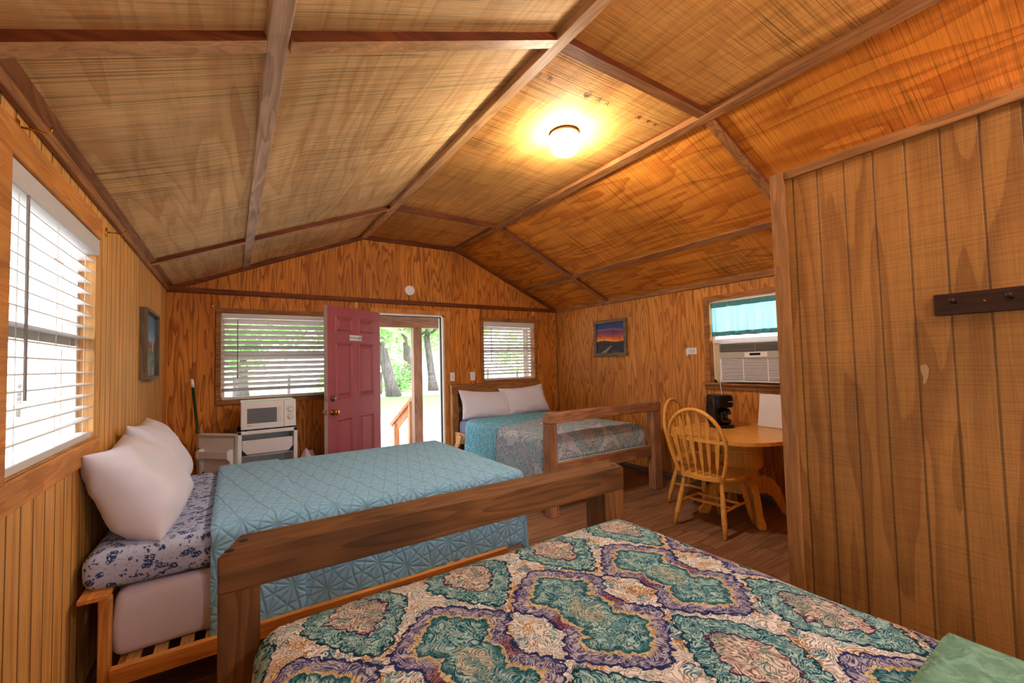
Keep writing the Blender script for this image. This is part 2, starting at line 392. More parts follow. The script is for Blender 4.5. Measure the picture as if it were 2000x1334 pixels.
def floral():
    m = Mat('navy_floral_sheet'); u, v, _ = m.coords('UV')
    ca, sa = math.cos(0.5), math.sin(0.5)
    p, q = u * ca + v * sa, v * ca - u * sa
    w = (m.noise(m.vec(u, v, 0.0), 60.0, 2.0) - 0.5) * 0.02
    big = m.voronoi(m.vec(p + w, q * 1.35 - w, 0.0), 22.0, rand=0.8)
    n = m.noise(m.vec(u, v, 2.0), 130.0, 2.0, 0.6)
    cl = m.maprange(big, 0.46, 0.38) * m.maprange(n, 0.42, 0.48)
    sm = m.maprange(m.voronoi(m.vec(u - w, v + w, 3.0), 52.0), 0.30, 0.22) * m.maprange(m.noise(m.vec(u, v, 5.0), 20.0), 0.38, 0.46)
    lt = m.maprange(m.noise(m.vec(u, v, 9.0), 90.0, 1.0), 0.58, 0.64)
    c = m.mix(lt * 0.5, srgb(194, 206, 240), srgb(132, 154, 212))
    c = m.mix(cl.max(sm * 0.9), c, m.mix(m.maprange(n, 0.5, 0.62), srgb(40, 52, 112), srgb(64, 92, 156)))
    m.base(c).rough(0.9).set(Specular_IOR_Level=0.1)
    m.bump(m.noise(m.vec(u, v, 0.0), 18.0, 3.0, 0.6), 0.2, 0.01); return m.mat
M['floral'] = floral()

# ------------------------------------------------------------------ mesh helpers
def BM(): return bmesh.new()
def box(bm, x0, x1, y0, y1, z0, z1, bev=0.0, seg=1):
    g = bmesh.ops.create_cube(bm, size=1.0)['verts']
    for v in g:
        v.co = Vector((x0 + (v.co.x + .5) * (x1 - x0), y0 + (v.co.y + .5) * (y1 - y0), z0 + (v.co.z + .5) * (z1 - z0)))
    if bev:
        es = list({e for v in g for e in v.link_edges})
        bmesh.ops.bevel(bm, geom=es, offset=bev, segments=seg, affect='EDGES', profile=0.5)
    return bm
def obox(bm, c, ax, ay, az, hx, hy, hz, bev=0.0):
    """oriented box: centre, three unit axes, half sizes"""
    g = bmesh.ops.create_cube(bm, size=2.0)['verts']
    c, ax, ay, az = Vector(c), Vector(ax), Vector(ay), Vector(az)
    for v in g: v.co = c + ax * (v.co.x * hx) + ay * (v.co.y * hy) + az * (v.co.z * hz)
    if bev:
        es = list({e for v in g for e in v.link_edges}); bmesh.ops.bevel(bm, geom=es, offset=bev, segments=1, affect='EDGES')
    return bm
def bar(bm, p0, p1, w, t, up=(0, 0, 1), bev=0.0):
    """bar from p0 to p1, width w across, thickness t along up"""
    p0, p1 = Vector(p0), Vector(p1); d = (p1 - p0); L = d.length; d.normalize()
    up = Vector(up); s = d.cross(up).normalized(); u = s.cross(d).normalized()
    return obox(bm, (p0 + p1) / 2, d, s, u, L / 2, w / 2, t / 2, bev)
def tube(bm, pts, r, seg=8, cap=True, closed=False):
    pts = [Vector(p) for p in pts]; n = len(pts); rings = []
    rs = r if isinstance(r, (list, tuple)) else [r] * n
    prev = None
    for i, p in enumerate(pts):
        a = pts[(i - 1) % n] if (closed or i > 0) else p
        b = pts[(i + 1) % n] if (closed or i < n - 1) else p
        d = (b - a).normalized()
        if prev is None:
            u = d.orthogonal().normalized()
        else:
            u = (prev - d * prev.dot(d)).normalized()
        prev = u; w = d.cross(u)
        rings.append([bm.verts.new(p + (u * math.cos(2 * PI * k / seg) + w * math.sin(2 * PI * k / seg)) * rs[i]) for k in range(seg)])
    m = n if closed else n - 1
    for i in range(m):
        A, B = rings[i], rings[(i + 1) % n]
        for k in range(seg):
            bm.faces.new((A[k], A[(k + 1) % seg], B[(k + 1) % seg], B[k]))
    if cap and not closed:
        bm.faces.new(list(reversed(rings[0]))); bm.faces.new(rings[-1])
    return bm
def lathe(bm, prof, c=(0, 0, 0), axis=(0, 0, 1), seg=24):
    """prof: (radius, height along axis)"""
    ax = Vector(axis).normalized(); u = ax.orthogonal().normalized(); w = ax.cross(u); c = Vector(c); rings = []
    for r, h in prof:
        if r < 1e-6: rings.append([bm.verts.new(c + ax * h)])
        else: rings.append([bm.verts.new(c + ax * h + (u * math.cos(2 * PI * k / seg) + w * math.sin(2 * PI * k / seg)) * r) for k in range(seg)])
    for A, B in zip(rings, rings[1:]):
        for k in range(seg):
            k2 = (k + 1) % seg
            if len(A) == 1 and len(B) == 1: continue
            if len(A) == 1: bm.faces.new((A[0], B[k2], B[k]))
            elif len(B) == 1: bm.faces.new((A[k], A[k2], B[0]))
            else: bm.faces.new((A[k], A[k2], B[k2], B[k]))
    for R_, rev in ((rings[0], True), (rings[-1], False)):
        if len(R_) > 1: bm.faces.new(list(reversed(R_)) if rev else R_)
    return bm
def prism(bm, poly, origin, ax, ay, t):
    """polygon (2D) in plane (ax, ay) at origin, extruded by t along ax x ay"""
    o, ax, ay = Vector(origin), Vector(ax), Vector(ay); n = ax.cross(ay).normalized()
    A = [bm.verts.new(o + ax * p[0] + ay * p[1]) for p in poly]
    B = [bm.verts.new(o + ax * p[0] + ay * p[1] + n * t) for p in poly]
    bm.faces.new(list(reversed(A))); bm.faces.new(B)
    k = len(poly)
    for i in range(k): bm.faces.new((A[i], A[(i + 1) % k], B[(i + 1) % k], B[i]))
    return bm

def tag(o, label, cat, group=None, kind=None):
    if label: o['label'] = label
    if cat: o['category'] = cat
    if group: o['group'] = group
    if kind: o['kind'] = kind
    return o
def thing(name, label, cat, loc=(0, 0, 0), rz=0.0, group=None, kind=None):
    o = bpy.data.objects.new(name, None); COL.objects.link(o)
    o.empty_display_size = 0.1; o.location = loc; o.rotation_euler = (0, 0, rz)
    return tag(o, label, cat, group, kind)
def root_of(o):
    while o.parent: o = o.parent
    return o
def obj(name, bm, mat, parent=None, smooth=False, local=False, label=None, origin=True, auto=None):
    """link a bmesh as ONE object.  World coordinates unless local=True (then: coordinates of the parent root)"""
    bmesh.ops.recalc_face_normals(bm, faces=bm.faces)
    if parent is not None:
        if not local:
            off = root_of(parent).location
            for v in bm.verts: v.co -= off
        off = Vector((0, 0, 0))
    elif origin:
        xs = [v.co.x for v in bm.verts]; ys = [v.co.y for v in bm.verts]; zs = [v.co.z for v in bm.verts]
        off = Vector(((min(xs) + max(xs)) / 2, (min(ys) + max(ys)) / 2, min(zs)))
        for v in bm.verts: v.co -= off
    else: off = Vector((0, 0, 0))
    me = bpy.data.meshes.new(name); bm.to_mesh(me); bm.free()
    o = bpy.data.objects.new(name, me); COL.objects.link(o); o.location = off
    mats = mat if isinstance(mat, list) and not isinstance(mat, bpy.types.Material) else [mat]
    for mm in mats: me.materials.append(mm)
    if smooth:
        for p in me.polygons: p.use_smooth = True
        if auto:
            me.set_sharp_from_angle(angle=math.radians(auto))
    if parent is not None: o.parent = parent
    if label: o['label'] = label
    return o
def struct(name, bm, mat, parent=None, smooth=False):
    o = obj(name, bm, mat, parent, smooth, origin=False)
    if parent is None: o['kind'] = 'structure'
    return o
def one(name, label, cat, bm, mat, group=None, smooth=False, auto=None, kind=None):
    return tag(obj(name, bm, mat, None, smooth, auto=auto), label, cat, group, kind)
def text(name, s, size, loc, rot, mat, parent, extrude=0.0004, align='CENTER'):
    cu = bpy.data.curves.new(name, 'FONT'); cu.body = s; cu.size = size; cu.extrude = extrude
    cu.align_x = align; cu.align_y = 'CENTER'; cu.materials.append(mat)
    o = bpy.data.objects.new(name, cu); COL.objects.link(o)
    dg = bpy.context.evaluated_depsgraph_get()
    me = bpy.data.meshes.new_from_object(o.evaluated_get(dg))
    bpy.data.objects.remove(o)
    mm = Matrix.Translation(Vector(loc)) @ rot.to_4x4()
    me.transform(mm)
    if parent is not None:
        me.transform(Matrix.Translation(-root_of(parent).location))
    o = bpy.data.objects.new(name, me); COL.objects.link(o)
    if not me.materials: me.materials.append(mat)
    if parent is not None: o.parent = parent
    return o
def n3(x, y, z, s=1.0): return mnoise.noise(Vector((x * s, y * s, z * s)))

# ================================================================== THE SETTING
def wall_bm(axis, c, t, u0, u1, z0, z1, holes):
    """wall slab with rectangular holes: axis 'x' -> plane x=c..c+t over y; 'y' -> plane y=c..c+t over x"""
    bm = BM()
    us = sorted({u0, u1, *[h[0] for h in holes], *[h[1] for h in holes]})
    for a, b in zip(us, us[1:]):
        cuts = sorted([(h[2], h[3]) for h in holes if h[0] <= a + 1e-6 and h[1] >= b - 1e-6])
        z = z0; segs = []
        for h0, h1 in cuts:
            if h0 > z: segs.append((z, h0))
            z = h1
        if z < z1: segs.append((z, z1))
        for s0, s1 in segs:
            if axis == 'y': box(bm, a, b, min(c, c + t), max(c, c + t), s0, s1)
            else: box(bm, min(c, c + t), max(c, c + t), a, b, s0, s1)
    bmesh.ops.remove_doubles(bm, verts=bm.verts, dist=1e-5)
    return bm
T = 0.11
W1 = (1.72, 2.70, 1.105, 2.02)     # left wall window: y0 y1 z0 z1
W2 = (-0.092, 0.96, 1.085, 1.975)  # back left window: x0 x1 z0 z1
W3 = (2.955, 3.835, 1.15, 1.985)   # back right window
W4 = (1.70, 2.655, 1.135, 2.00)    # right wall window
DR = (1.455, 2.355, 0.0, 2.045)    # door opening
bm = BM(); box(bm, XL - T, XR + T, YF - T, YB + T, -0.12, 0.0); struct('floor', bm, M['floor'])
W6 = (-1.35, -0.35, 1.0, 2.02)  # opening for an unseen window added to let in fill daylight
struct('wall_left', wall_bm('x', XL, -T, YF, YB + T, 0, ZE + 0.04, [W1, W6]), M['wall_left'])
struct('wall_right', wall_bm('x', XR, T, YF, YB + T, 0, ZE + 0.04, [W4]), M['wall_right'])
wb = wall_bm('y', YB, T, XL, XR, 0, ZE, [W2, W3, DR])
prism(wb, [(XL, ZE), (XR, ZE), (XFR, ZF), (XFL, ZF)], (0, YB + T, 0), (1, 0, 0), (0, 0, 1), T)
wall_back = struct('wall_back', wb, M['wall_back'])
wfb = wall_bm('y', YF, -T, XL, XR, 0, ZE, [(0.35, 1.9, 0.95, 2.0)])  # hole for the added fill window behind the camera
prism(wfb, [(XL, ZE), (XR, ZE), (XFR, ZF), (XFL, ZF)], (0, YF, 0), (1, 0, 0), (0, 0, 1), T)
struct('wall_front', wfb, M['wall_back'])
# ceiling: three planes as one object with three parts' worth of material slots (slightly sagging sheets between battens)
def slope(x0, z0, x1, z1, sag):
    bm = BM(); nx, ny = 18, 70; g = []
    for j in range(ny + 1):
        y = YF - T + (YB + T - YF + T) * j / ny
        row = []
        for i in range(nx + 1):
            t = i / nx
            yy = (y - Y2) / (Y1 - Y2) % 1.0
            s = sag * math.sin(PI * (t * 2 % 1.0)) * math.sin(PI * yy)
            row.append(bm.verts.new((x0 + (x1 - x0) * t, y, z0 + (z1 - z0) * t - s)))
        g.append(row)
    for j in range(ny):
        for i in range(nx): bm.faces.new((g[j][i], g[j][i + 1], g[j + 1][i + 1], g[j + 1][i]))
    r = bmesh.ops.extrude_face_region(bm, geom=bm.faces[:])
    for e in r['geom']:
        if isinstance(e, bmesh.types.BMVert): e.co.z += 0.10
    return bm
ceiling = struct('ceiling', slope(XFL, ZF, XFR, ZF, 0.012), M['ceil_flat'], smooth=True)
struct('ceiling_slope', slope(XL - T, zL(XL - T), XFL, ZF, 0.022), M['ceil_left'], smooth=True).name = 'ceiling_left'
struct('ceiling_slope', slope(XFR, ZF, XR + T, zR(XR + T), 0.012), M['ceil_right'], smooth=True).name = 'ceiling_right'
# stencilled letters on the flat ceiling, read from below
RD = Matrix.Rotation(PI, 3, 'X')
for ch, x, s in (('C', 1.318, .058), ('J', 1.402, .05), ('R', 1.472, .05), ('.', 1.645, .05), ('Q', 1.75, .062), ('A', 1.848, .05), ('A', 1.918, .046), ('A', 2.205, .058), ('K', 2.298, .042), ('K', 2.372, .042)):
    text('stamp_lettering', ch, s, (x + 0.012, 1.805, ZF - 0.006), RD, M['stamp'], ceiling, 0.0005)
# ceiling battens and trim boards
tn = [0]
def trim(bm, mat):
    tn[0] += 1; return struct('trim_%d' % tn[0], bm, mat)
nLs = Vector((mL, 0, -1)).normalized(); nRs = Vector((mR, 0, -1)).normalized()   # pointing down into the room
def ybat(x, z, n, w, t, y0, y1, mat):
    bm = BM(); n = Vector(n); s = Vector((0, 1, 0)).cross(n).normalized()
    obox(bm, Vector((x, (y0 + y1) / 2, z)) + n * (t / 2 - 0.004), (0, 1, 0), s, n, (y1 - y0) / 2, w / 2, t / 2, 0.003)
    trim(bm, mat[1])
ybat(XFL, ZF - 0.004, Vector((0.35 * mL, 0, -1)).normalized(), 0.075, 0.045, YF, YB, BATT)
ybat(XFR, ZF - 0.004, Vector((0.35 * mR, 0, -1)).normalized(), 0.075, 0.045, YF, YB, TRIM)
ybat(0.115, zL(0.115), nLs, 0.07, 0.03, YF, YB, PURL)
ybat(3.68, zR(3.68), nRs, 0.075, 0.02, YF, YB, TRIM)
for Yb in (Y1, Y2, Y3):
    wd = 0.065
    for (xa, za, xb, zb, n, mt, tt) in ((XL, ZE, 0.08, zL(0.08), nLs, BATT, 0.035), (0.15, zL(0.15), XFL - 0.035, zL(XFL - 0.035), nLs, BATT, 0.04),
                                (XFL + 0.035, ZF, XFR - 0.035, ZF, Vector((0, 0, -1)), TRIM, 0.04),
                                (XFR + 0.035, zR(XFR + 0.035), 3.643, zR(3.643), nRs, TRIM, 0.035), (3.717, zR(3.717), XR, ZE, nRs, TRIM, 0.035)):
        bm = BM(); p0, p1 = Vector((xa, Yb, za)), Vector((xb, Yb, zb)); d = (p1 - p0).normalized()
        obox(bm, (p0 + p1) / 2 + n * (tt / 2 - 0.004), d, (0, 1, 0), n, (p1 - p0).length / 2, wd / 2, tt / 2)
        bm.normal_update()
        for f in bm.faces: f.material_index = 1 if abs(f.normal.y) > 0.7 else 0  # batten sides get the dark red slot: their shade is painted in
        trim(bm, [mt[0], TRIMR[0]])
# eave boards
bm = BM(); box(bm, XL, XL + 0.020, YF, YB, ZE - 0.05, ZE + 0.012, 0.003); trim(bm, TRIM[1])
bm = BM(); obox(bm, (XL + 0.03, (YF + YB) / 2, zL(XL + 0.03) - 0.008), (0, 1, 0), (1, 0, mL), nLs, (YB - YF) / 2, 0.018, 0.010, 0.003); trim(bm, TRIM[1])
bm = BM(); box(bm, XR - 0.022, XR, YF, YB, ZE - 0.06, ZE + 0.012, 0.003); trim(bm, TRIM[1])
# back wall boards
bm = BM(); box(bm, XL, XR, YB - 0.022, YB, ZE - 0.058, ZE - 0.006, 0.003); trim(bm, TRIMR[0])
for (xa, za, xb, zb) in ((XL, ZE, XFL, ZF), (XFL, ZF, XFR, ZF), (XFR, ZF, XR, ZE)):
    bm = BM(); p0, p1 = Vector((xa, YB - 0.012, za - 0.028)), Vector((xb, YB - 0.012, zb - 0.028)); d = (p1 - p0).normalized()
    obox(bm, (p0 + p1) / 2, d, (0, 1, 0), d.cross(Vector((0, 1, 0))), (p1 - p0).length / 2, 0.012, 0.030, 0.003); trim(bm, TRIMR[0])
# corner strip of the back right corner
bm = BM(); box(bm, XR - 0.012, XR, YB - 0.03, YB, 0, ZE - 0.06); trim(bm, TRIM[2])
# baseboards
bm = BM(); box(bm, XR - 0.014, XR, YP + 0.02, YB, 0, 0.07, 0.003); struct('baseboard_right', bm, GREYW[1])
bm = BM(); box(bm, XL, XL + 0.014, YF, YB, 0, 0.07, 0.003); struct('baseboard_left', bm, TRIM[1])
bm = BM(); box(bm, XL + .015, DR[0] - 0.1, YB - 0.014, YB, 0, 0.07, 0.003); struct('baseboard_back', bm, TRIM[0])
# partition
PT = 0.09
bm = BM(); box(bm, XP, XP + PT, YF, YP - 0.008, 0, ZP - 0.006); wall_partition = struct('wall_partition', bm, M['wall_part'])
bm = BM(); box(bm, XP + PT, XR, YP - 0.008 - PT, YP - 0.008, 0, ZP - 0.006); struct('wall_bathroom', bm, M['wall_back'])
PM = timber3('post_timber', srgb(176, 120, 68), srgb(140, 90, 48))
bm = BM(); box(bm, XP - 0.014, XP + PT, YP - 0.008, YP + 0.008, 0, ZP, 0.002); trim(bm, HONEY[2])
bm = BM(); box(bm, XP - 0.020, XP, YP - 0.052, YP + 0.008, 0, ZP + 0.004, 0.002); trim(bm, PM[2])
bm = BM(); box(bm, XP - 0.016, XP + PT + 0.016, YF, YP - 0.052, ZP - 0.034, ZP + 0.006, 0.002); trim(bm, TRIM[1])
bm = BM(); box(bm, XP + PT + 0.016, XR, YP - 0.008 - PT - 0.016, YP + 0.008, ZP - 0.034, ZP + 0.006, 0.002); trim(bm, TRIM[0])

# putty patches on the walls
def patch(name, pts, o, ax, ay, mat, parent):
    bm = BM(); prism(bm, pts, o, ax, ay, 0.0012); return struct(name, bm, mat, parent)
ov = lambda a, b, n=12: [(a * math.cos(2 * PI * i / n), b * math.sin(2 * PI * i / n) * (1.15 if math.sin(2 * PI * i / n) < 0 else 0.85)) for i in range(n)]
for x in (1.237, 3.834): patch('putty_patch', ov(0.022, 0.04), (x, YB, 2.137), (1, 0, 0), (0, 0, 1), M['putty'], wall_back)
patch('putty_patch', [(-.012, .030), (.003, .034), (.011, .020), (.0095, .0), (.0055, -.02), (-.003, -.041), (-.008, -.039), (-.0055, -.014), (-.012, .007)], (XP, 0.498, 1.323), (0, -1, 0), (0, 0, 1), M['putty_pale'], wall_partition)

# ------------------------------------------------------------------ windows
def window(name, axis, c, t, h, mullion=0.5, frame=None, sides=(1, 1, 1, 1), cw=0.05, depth=0.02, casing=True, sgn=1, mat=None):
    """structure: casing boards, white vinyl frame, sash rail and two panes. h = u0,u1,z0,z1; sgn = +1 if outside lies at +axis"""
    u0, u1, z0, z1 = h
    root = thing(name, None, None, kind='structure', loc=((c, (u0 + u1) / 2, z0) if axis == 'x' else ((u0 + u1) / 2, c, z0)))
    def bx(bm, a, b, d0, d1, s0, s1, bev=0.0):
        d0, d1 = c + sgn * d0, c + sgn * d1; d0, d1 = min(d0, d1), max(d0, d1)
        if axis == 'x': box(bm, d0, d1, a, b, s0, s1, bev)
        else: box(bm, a, b, d0, d1, s0, s1, bev)
    if casing:
        bm = BM()
        l, r, b, tt = [cw if s else 0 for s in sides]
        if sides[3]: bx(bm, u0 - l, u1 + r, -depth, 0.0, z1, z1 + cw * 1.1, 0.003)
        if sides[2]: bx(bm, u0 - l, u1 + r, -depth, 0.0, z0 - cw, z0, 0.003)
        if sides[0]: bx(bm, u0 - cw, u0, -depth, 0.0, z0, z1, 0.003)
        if sides[1]: bx(bm, u1, u1 + cw, -depth, 0.0, z0, z1, 0.003)
        obj('window_casing', bm, mat or TRIM[0 if axis == 'y' else 1], root)
    bm = BM(); f = 0.03
    for a, b, s0, s1 in ((u0, u0 + f, z0, z1), (u1 - f, u1, z0, z1), (u0, u1, z0, z0 + f), (u0, u1, z1 - f, z1)): bx(bm, a, b, 0.055, 0.10, s0, s1)
    zm = z0 + (z1 - z0) * mullion
    obj('window_frame', bm, M['white_paint'], root)
    bm = BM(); bx(bm, u0 + f, u1 - f, 0.06, 0.095, zm - 0.022, zm + 0.022); obj('sash_rail', bm, M['grey_plastic'], root)
    for s0, s1 in ((z0 + f, zm - 0.022), (zm + 0.022, z1 - f)):
        bm = BM(); bx(bm, u0 + f, u1 - f, 0.076, 0.080, s0, s1); obj('pane', bm, M['glass'], root)
    return root
window('window_1', 'x', XL, T, W1, 0.48, sides=(1, 0, 1, 1), cw=0.085, depth=0.02, sgn=-1, mat=HONEY[1])
bm = BM(); box(bm, XL - 0.10, XL, W1[1] - 0.004, W1[1] + 0.002, W1[2], W1[3]); box(bm, XL - 0.10, XL, W1[0], W1[1], W1[2] - 0.004, W1[2] + 0.003); trim(bm, PINE[2])
window('window_2', 'y', YB, T, W2, 0.52, cw=0.045)
window('window_3', 'y', YB, T, W3, 0.5, cw=0.05)
window('window_4', 'x', XR, T, W4, 0.5, sides=(1, 1, 0, 1), cw=0.048)
window('window_5', 'y', YF, T, (0.35, 1.9, 0.95, 2.0), 0.5, cw=0.06, sgn=-1)  # out of view, added so daylight fills the room from behind the camera
window('window_6', 'x', XL, T, W6, 0.5, cw=0.08, sgn=-1, mat=HONEY[1])  # unseen, added for extra fill daylight from the left
bm = BM(); box(bm, XR - 0.07, XR + 0.02, W4[0] - 0.06, W4[1] + 0.065, W4[2] - 0.022, W4[2], 0.003); box(bm, XR - 0.035, XR, W4[0] - 0.06, W4[1] + 0.06, W4[2] - 0.065, W4[2] - 0.022, 0.003)
trim(bm, TRIM[1])

def blind(label, axis, c, h, pitch, tilt, depth, wand_u, top=0.055, sgn=1, droop=0.0, wand_len=0.5):
    """horizontal slat blind: headrail, slats, bottom rail, ladder cords, wand"""
    u0, u1, z0, z1 = h
    P = (lambda u, d, z: Vector((c + sgn * d, u, z))) if axis == 'x' else (lambda u, d, z: Vector((u, c + sgn * d, z)))
    root = thing('window_blind', label, 'blind', P((u0 + u1) / 2, depth, z0))
    U = (P(1, 0, 0) - P(0, 0, 0)); D = P(0, 1, 0) - P(0, 0, 0); Z = Vector((0, 0, 1))
    um, hu = (u0 + u1) / 2, (u1 - u0) / 2 - 0.006
    bm = BM(); obox(bm, P(um, depth - 0.012, z1 - top / 2 - 0.002), U, D, Z, hu + 0.003, 0.03, top / 2, 0.004); obj('headrail', bm, M['blind'], root)
    bm = BM(); n = int((z1 - top - z0 - 0.05) / pitch); sw = pitch * 0.56
    for i in range(n):
        z = z1 - top - pitch * (i + 0.6)
        dd = D * math.cos(tilt) + Z * math.sin(tilt); nn = Z * math.cos(tilt) - D * math.sin(tilt)
        m = 6; prev = None
        for k in range(m + 1):
            s = -1 + 2 * k / m
            q = P(um, depth, z) + dd * (s * sw) + nn * (0.004 * (1 - s * s))
            row = [bm.verts.new(q - U * hu), bm.verts.new(q + U * hu), bm.verts.new(q + U * hu - nn * 0.0035), bm.verts.new(q - U * hu - nn * 0.0035)]
            if prev:
                for a in range(4): bm.faces.new((prev[a], prev[(a + 1) % 4], row[(a + 1) % 4], row[a]))
            if k == 0: bm.faces.new(row)
            if k == m: bm.faces.new(list(reversed(row)))
            prev = row
    obj('slats', bm, M['blind'], root, smooth=True, auto=40)
    bm = BM(); obox(bm, P(um, depth, z0 + 0.018), U, D, Z, hu, 0.024, 0.014, 0.003); obj('bottom_rail', bm, M['blind'], root)
    bm = BM()
    for f in (0.14, 0.5, 0.86):
        uu = u0 + (u1 - u0) * f
        for s in (-0.022, 0.022): tube(bm, [P(uu, depth + s, z1 - top), P(uu, depth + s, z0 + 0.03)], 0.0012, 5)
    obj('ladder_cord', bm, M['blind'], root)
    bm = BM(); tube(bm, [P(wand_u, depth - 0.05, z1 - top - 0.01), P(wand_u, depth - 0.052, z1 - top - wand_len)], 0.0045, 6); obj('tilt_wand', bm, M['grey'], root)
    return root
blind('white slat blind hanging in the window above the floral bed', 'x', XL, (W1[0] + .005, W1[1] - .005, W1[2], W1[3]), 0.051, 0.03, 0.03, 1.83, top=0.075, sgn=-1, wand_len=0.62)
blind('white slat blind in the window behind the open red door', 'y', YB, W2, 0.054, -0.62, 0.02, 0.05, top=0.05, wand_len=0.62)
blind('white slat blind in the window above the far bed headboard', 'y', YB, W3, 0.046, -0.42, 0.02, 3.07, top=0.07, wand_len=0.52)

# curtain rod hooks
def hook(p, out, side, label):
    bm = BM(); p, o, s = Vector(p), Vector(out), Vector(side)
    obox(bm, p + o * 0.003, s, Vector((0, 0, 1)), o, 0.008, 0.022, 0.003, 0.001)
    tube(bm, [p + o * 0.004, p + o * 0.045, p + o * 0.06 - Vector((0, 0, .006)), p + o * 0.072 + Vector((0, 0, .004)), p + o * 0.074 + Vector((0, 0, .018))], 0.0035, 6)
    one('curtain_rod_hook', label, 'hook', bm, M['brass'], 'brass curtain rod hooks', True)
hook((XL, 2.86, 2.10), (1, 0, 0), (0, 1, 0), 'brass curtain rod hook at the far end of the left wall window')
hook((XL, 1.80, 2.125), (1, 0, 0), (0, 1, 0), 'brass curtain rod hook above the near end of the left wall window')
hook((-0.165, YB, 2.045), (0, -1, 0), (1, 0, 0), 'brass curtain rod hook beside the window over the microwave')
hook((2.90, YB - 0.02, 2.01), (0, -1, 0), (1, 0, 0), 'brass curtain rod hook on the casing of the far bed window')

# ------------------------------------------------------------------ door frame, door leaf
bm = BM()
box(bm, DR[0] - 0.07, DR[0], YB - 0.02, YB, 0, DR[3] + 0.05, 0.003); box(bm, DR[1], DR[1] + 0.075, YB - 0.02, YB, 0, DR[3] + 0.05, 0.003)
box(bm, DR[0] - 0.07, DR[1] + 0.10, YB - 0.022, YB, DR[3], DR[3] + 0.055, 0.003); trim(bm, HONEY[2])
bm = BM()
box(bm, DR[0], DR[0] + 0.022, YB - 0.012, YB + T, 0, DR[3]); box(bm, DR[1] - 0.022, DR[1], YB - 0.012, YB + T, 0, DR[3]); box(bm, DR[0], DR[1], YB - 0.012, YB + T, DR[3] - 0.022, DR[3])
trim(bm, M['white_paint'])
bm = BM(); box(bm, DR[1] - 0.034, DR[1] - 0.022, YB + 0.03, YB + 0.06, 0, DR[3] - 0.022); box(bm, DR[0] + .022, DR[1] - 0.034, YB + 0.03, YB + 0.06, DR[3] - 0.034, DR[3] - 0.022); trim(bm, M['black'])
bm = BM(); box(bm, DR[0], DR[1], YB - 0.01, YB + T + 0.02, 0.0, 0.02, 0.003); trim(bm, M['steel'])

def panel_face(bm, W, H, rects, y, z0, sgn=1):
    """flat face with nested moulded panels; y = face plane, sgn = outward direction along local y"""
    xs = sorted({0, W, *[r[0] for r in rects], *[r[1] for r in rects]}); zs = sorted({z0, H, *[r[2] for r in rects], *[r[3] for r in rects]})
    vt = {}
    def v(x, d, z):
        k = (round(x, 5), round(d, 5), round(z, 5))
        if k not in vt: vt[k] = bm.verts.new((x, y - sgn * d, z))
        return vt[k]
    for a, b in zip(xs, xs[1:]):
        for c, d in zip(zs, zs[1:]):
            if any(r[0] <= a + 1e-6 and r[1] >= b - 1e-6 and r[2] <= c + 1e-6 and r[3] >= d - 1e-6 for r in rects): continue
            bm.faces.new((v(a, 0, c), v(b, 0, c), v(b, 0, d), v(a, 0, d)))
    for r in rects:
        rings = [(0, 0), (0.008, -0.007), (0.016, -0.007), (0.032, 0.012), (0.036, 0.012), (0.060, 0.000)]
        prev = None
        for ins, dep in rings:
            q = [v(r[0] + ins, dep, r[2] + ins), v(r[1] - ins, dep, r[2] + ins), v(r[1] - ins, dep, r[3] - ins), v(r[0] + ins, dep, r[3] - ins)]
            if prev:
                for i in range(4): bm.faces.new((prev[i], prev[(i + 1) % 4], q[(i + 1) % 4], q[i]))
            prev = q
        bm.faces.new(prev)
DW, DH, DT = 0.86, 2.035, 0.045
door = thing('door_1', None, None, (DR[0] + 0.012, YB - 0.02, 0), math.radians(217.5), kind='structure')
rects = []
for a, b in ((0.115, 0.385), (0.475, 0.745)):
    rects += [(a, b, 0.24, 0.86), (a, b, 1.06, 1.66), (a, b, 1.76, 1.94)]
bm = BM(); panel_face(bm, DW, DH, rects, DT, 0.015, 1); panel_face(bm, DW, DH, rects, 0.0, 0.015, -1)
bmesh.ops.recalc_face_normals(bm, faces=bm.faces)
obj('door_leaf', bm, M['door_red'], door, local=True)
bm = BM()
for a, b, c, d in ((DW - 0.002, DW, 0.015, DH), (0, 0.002, 0.015, DH)): box(bm, a, b, 0.0005, DT - 0.0005, c, d)
box(bm, 0, DW, 0.0005, DT - 0.0005, DH - 0.002, DH); box(bm, 0, DW, 0.0005, DT - 0.0005, 0.015, 0.017)
obj('door_edge', bm, M['door_edge'], door, local=True)
for s, y in ((1, DT), (-1, 0.0)):
    bm = BM(); lathe(bm, [(0.0, 0), (0.033, 0.0), (0.033, 0.006), (0.014, 0.012), (0.012, 0.03), (0.027, 0.045), (0.031, 0.058), (0.024, 0.07), (0.0, 0.074)], (DW - 0.065, y, 0.935), (0, s, 0), 20)
    obj('door_knob', bm, M['brass'], door, True, True)
bm = BM(); lathe(bm, [(0, 0), (0.031, 0.0), (0.031, 0.008), (0.024, 0.012), (0.022, 0.03), (0.0, 0.031)], (DW - 0.065, DT, 1.075), (0, 1, 0), 20); obj('deadbolt', bm, M['bronze'], door, True, True)
bm = BM(); box(bm, DW, DW + 0.0015, 0.010, 0.035, 0.905, 0.965); box(bm, DW, DW + 0.0015, 0.010, 0.035, 1.045, 1.105); obj('latch_plate', bm, M['steel'], door, local=True)
bm = BM()
for z in (0.25, 1.02, 1.8): tube(bm, [(0.0, -0.006, z - 0.045), (0.0, -0.006, z + 0.045)], 0.007, 8)
obj('hinge', bm, M['steel'], door, local=True)
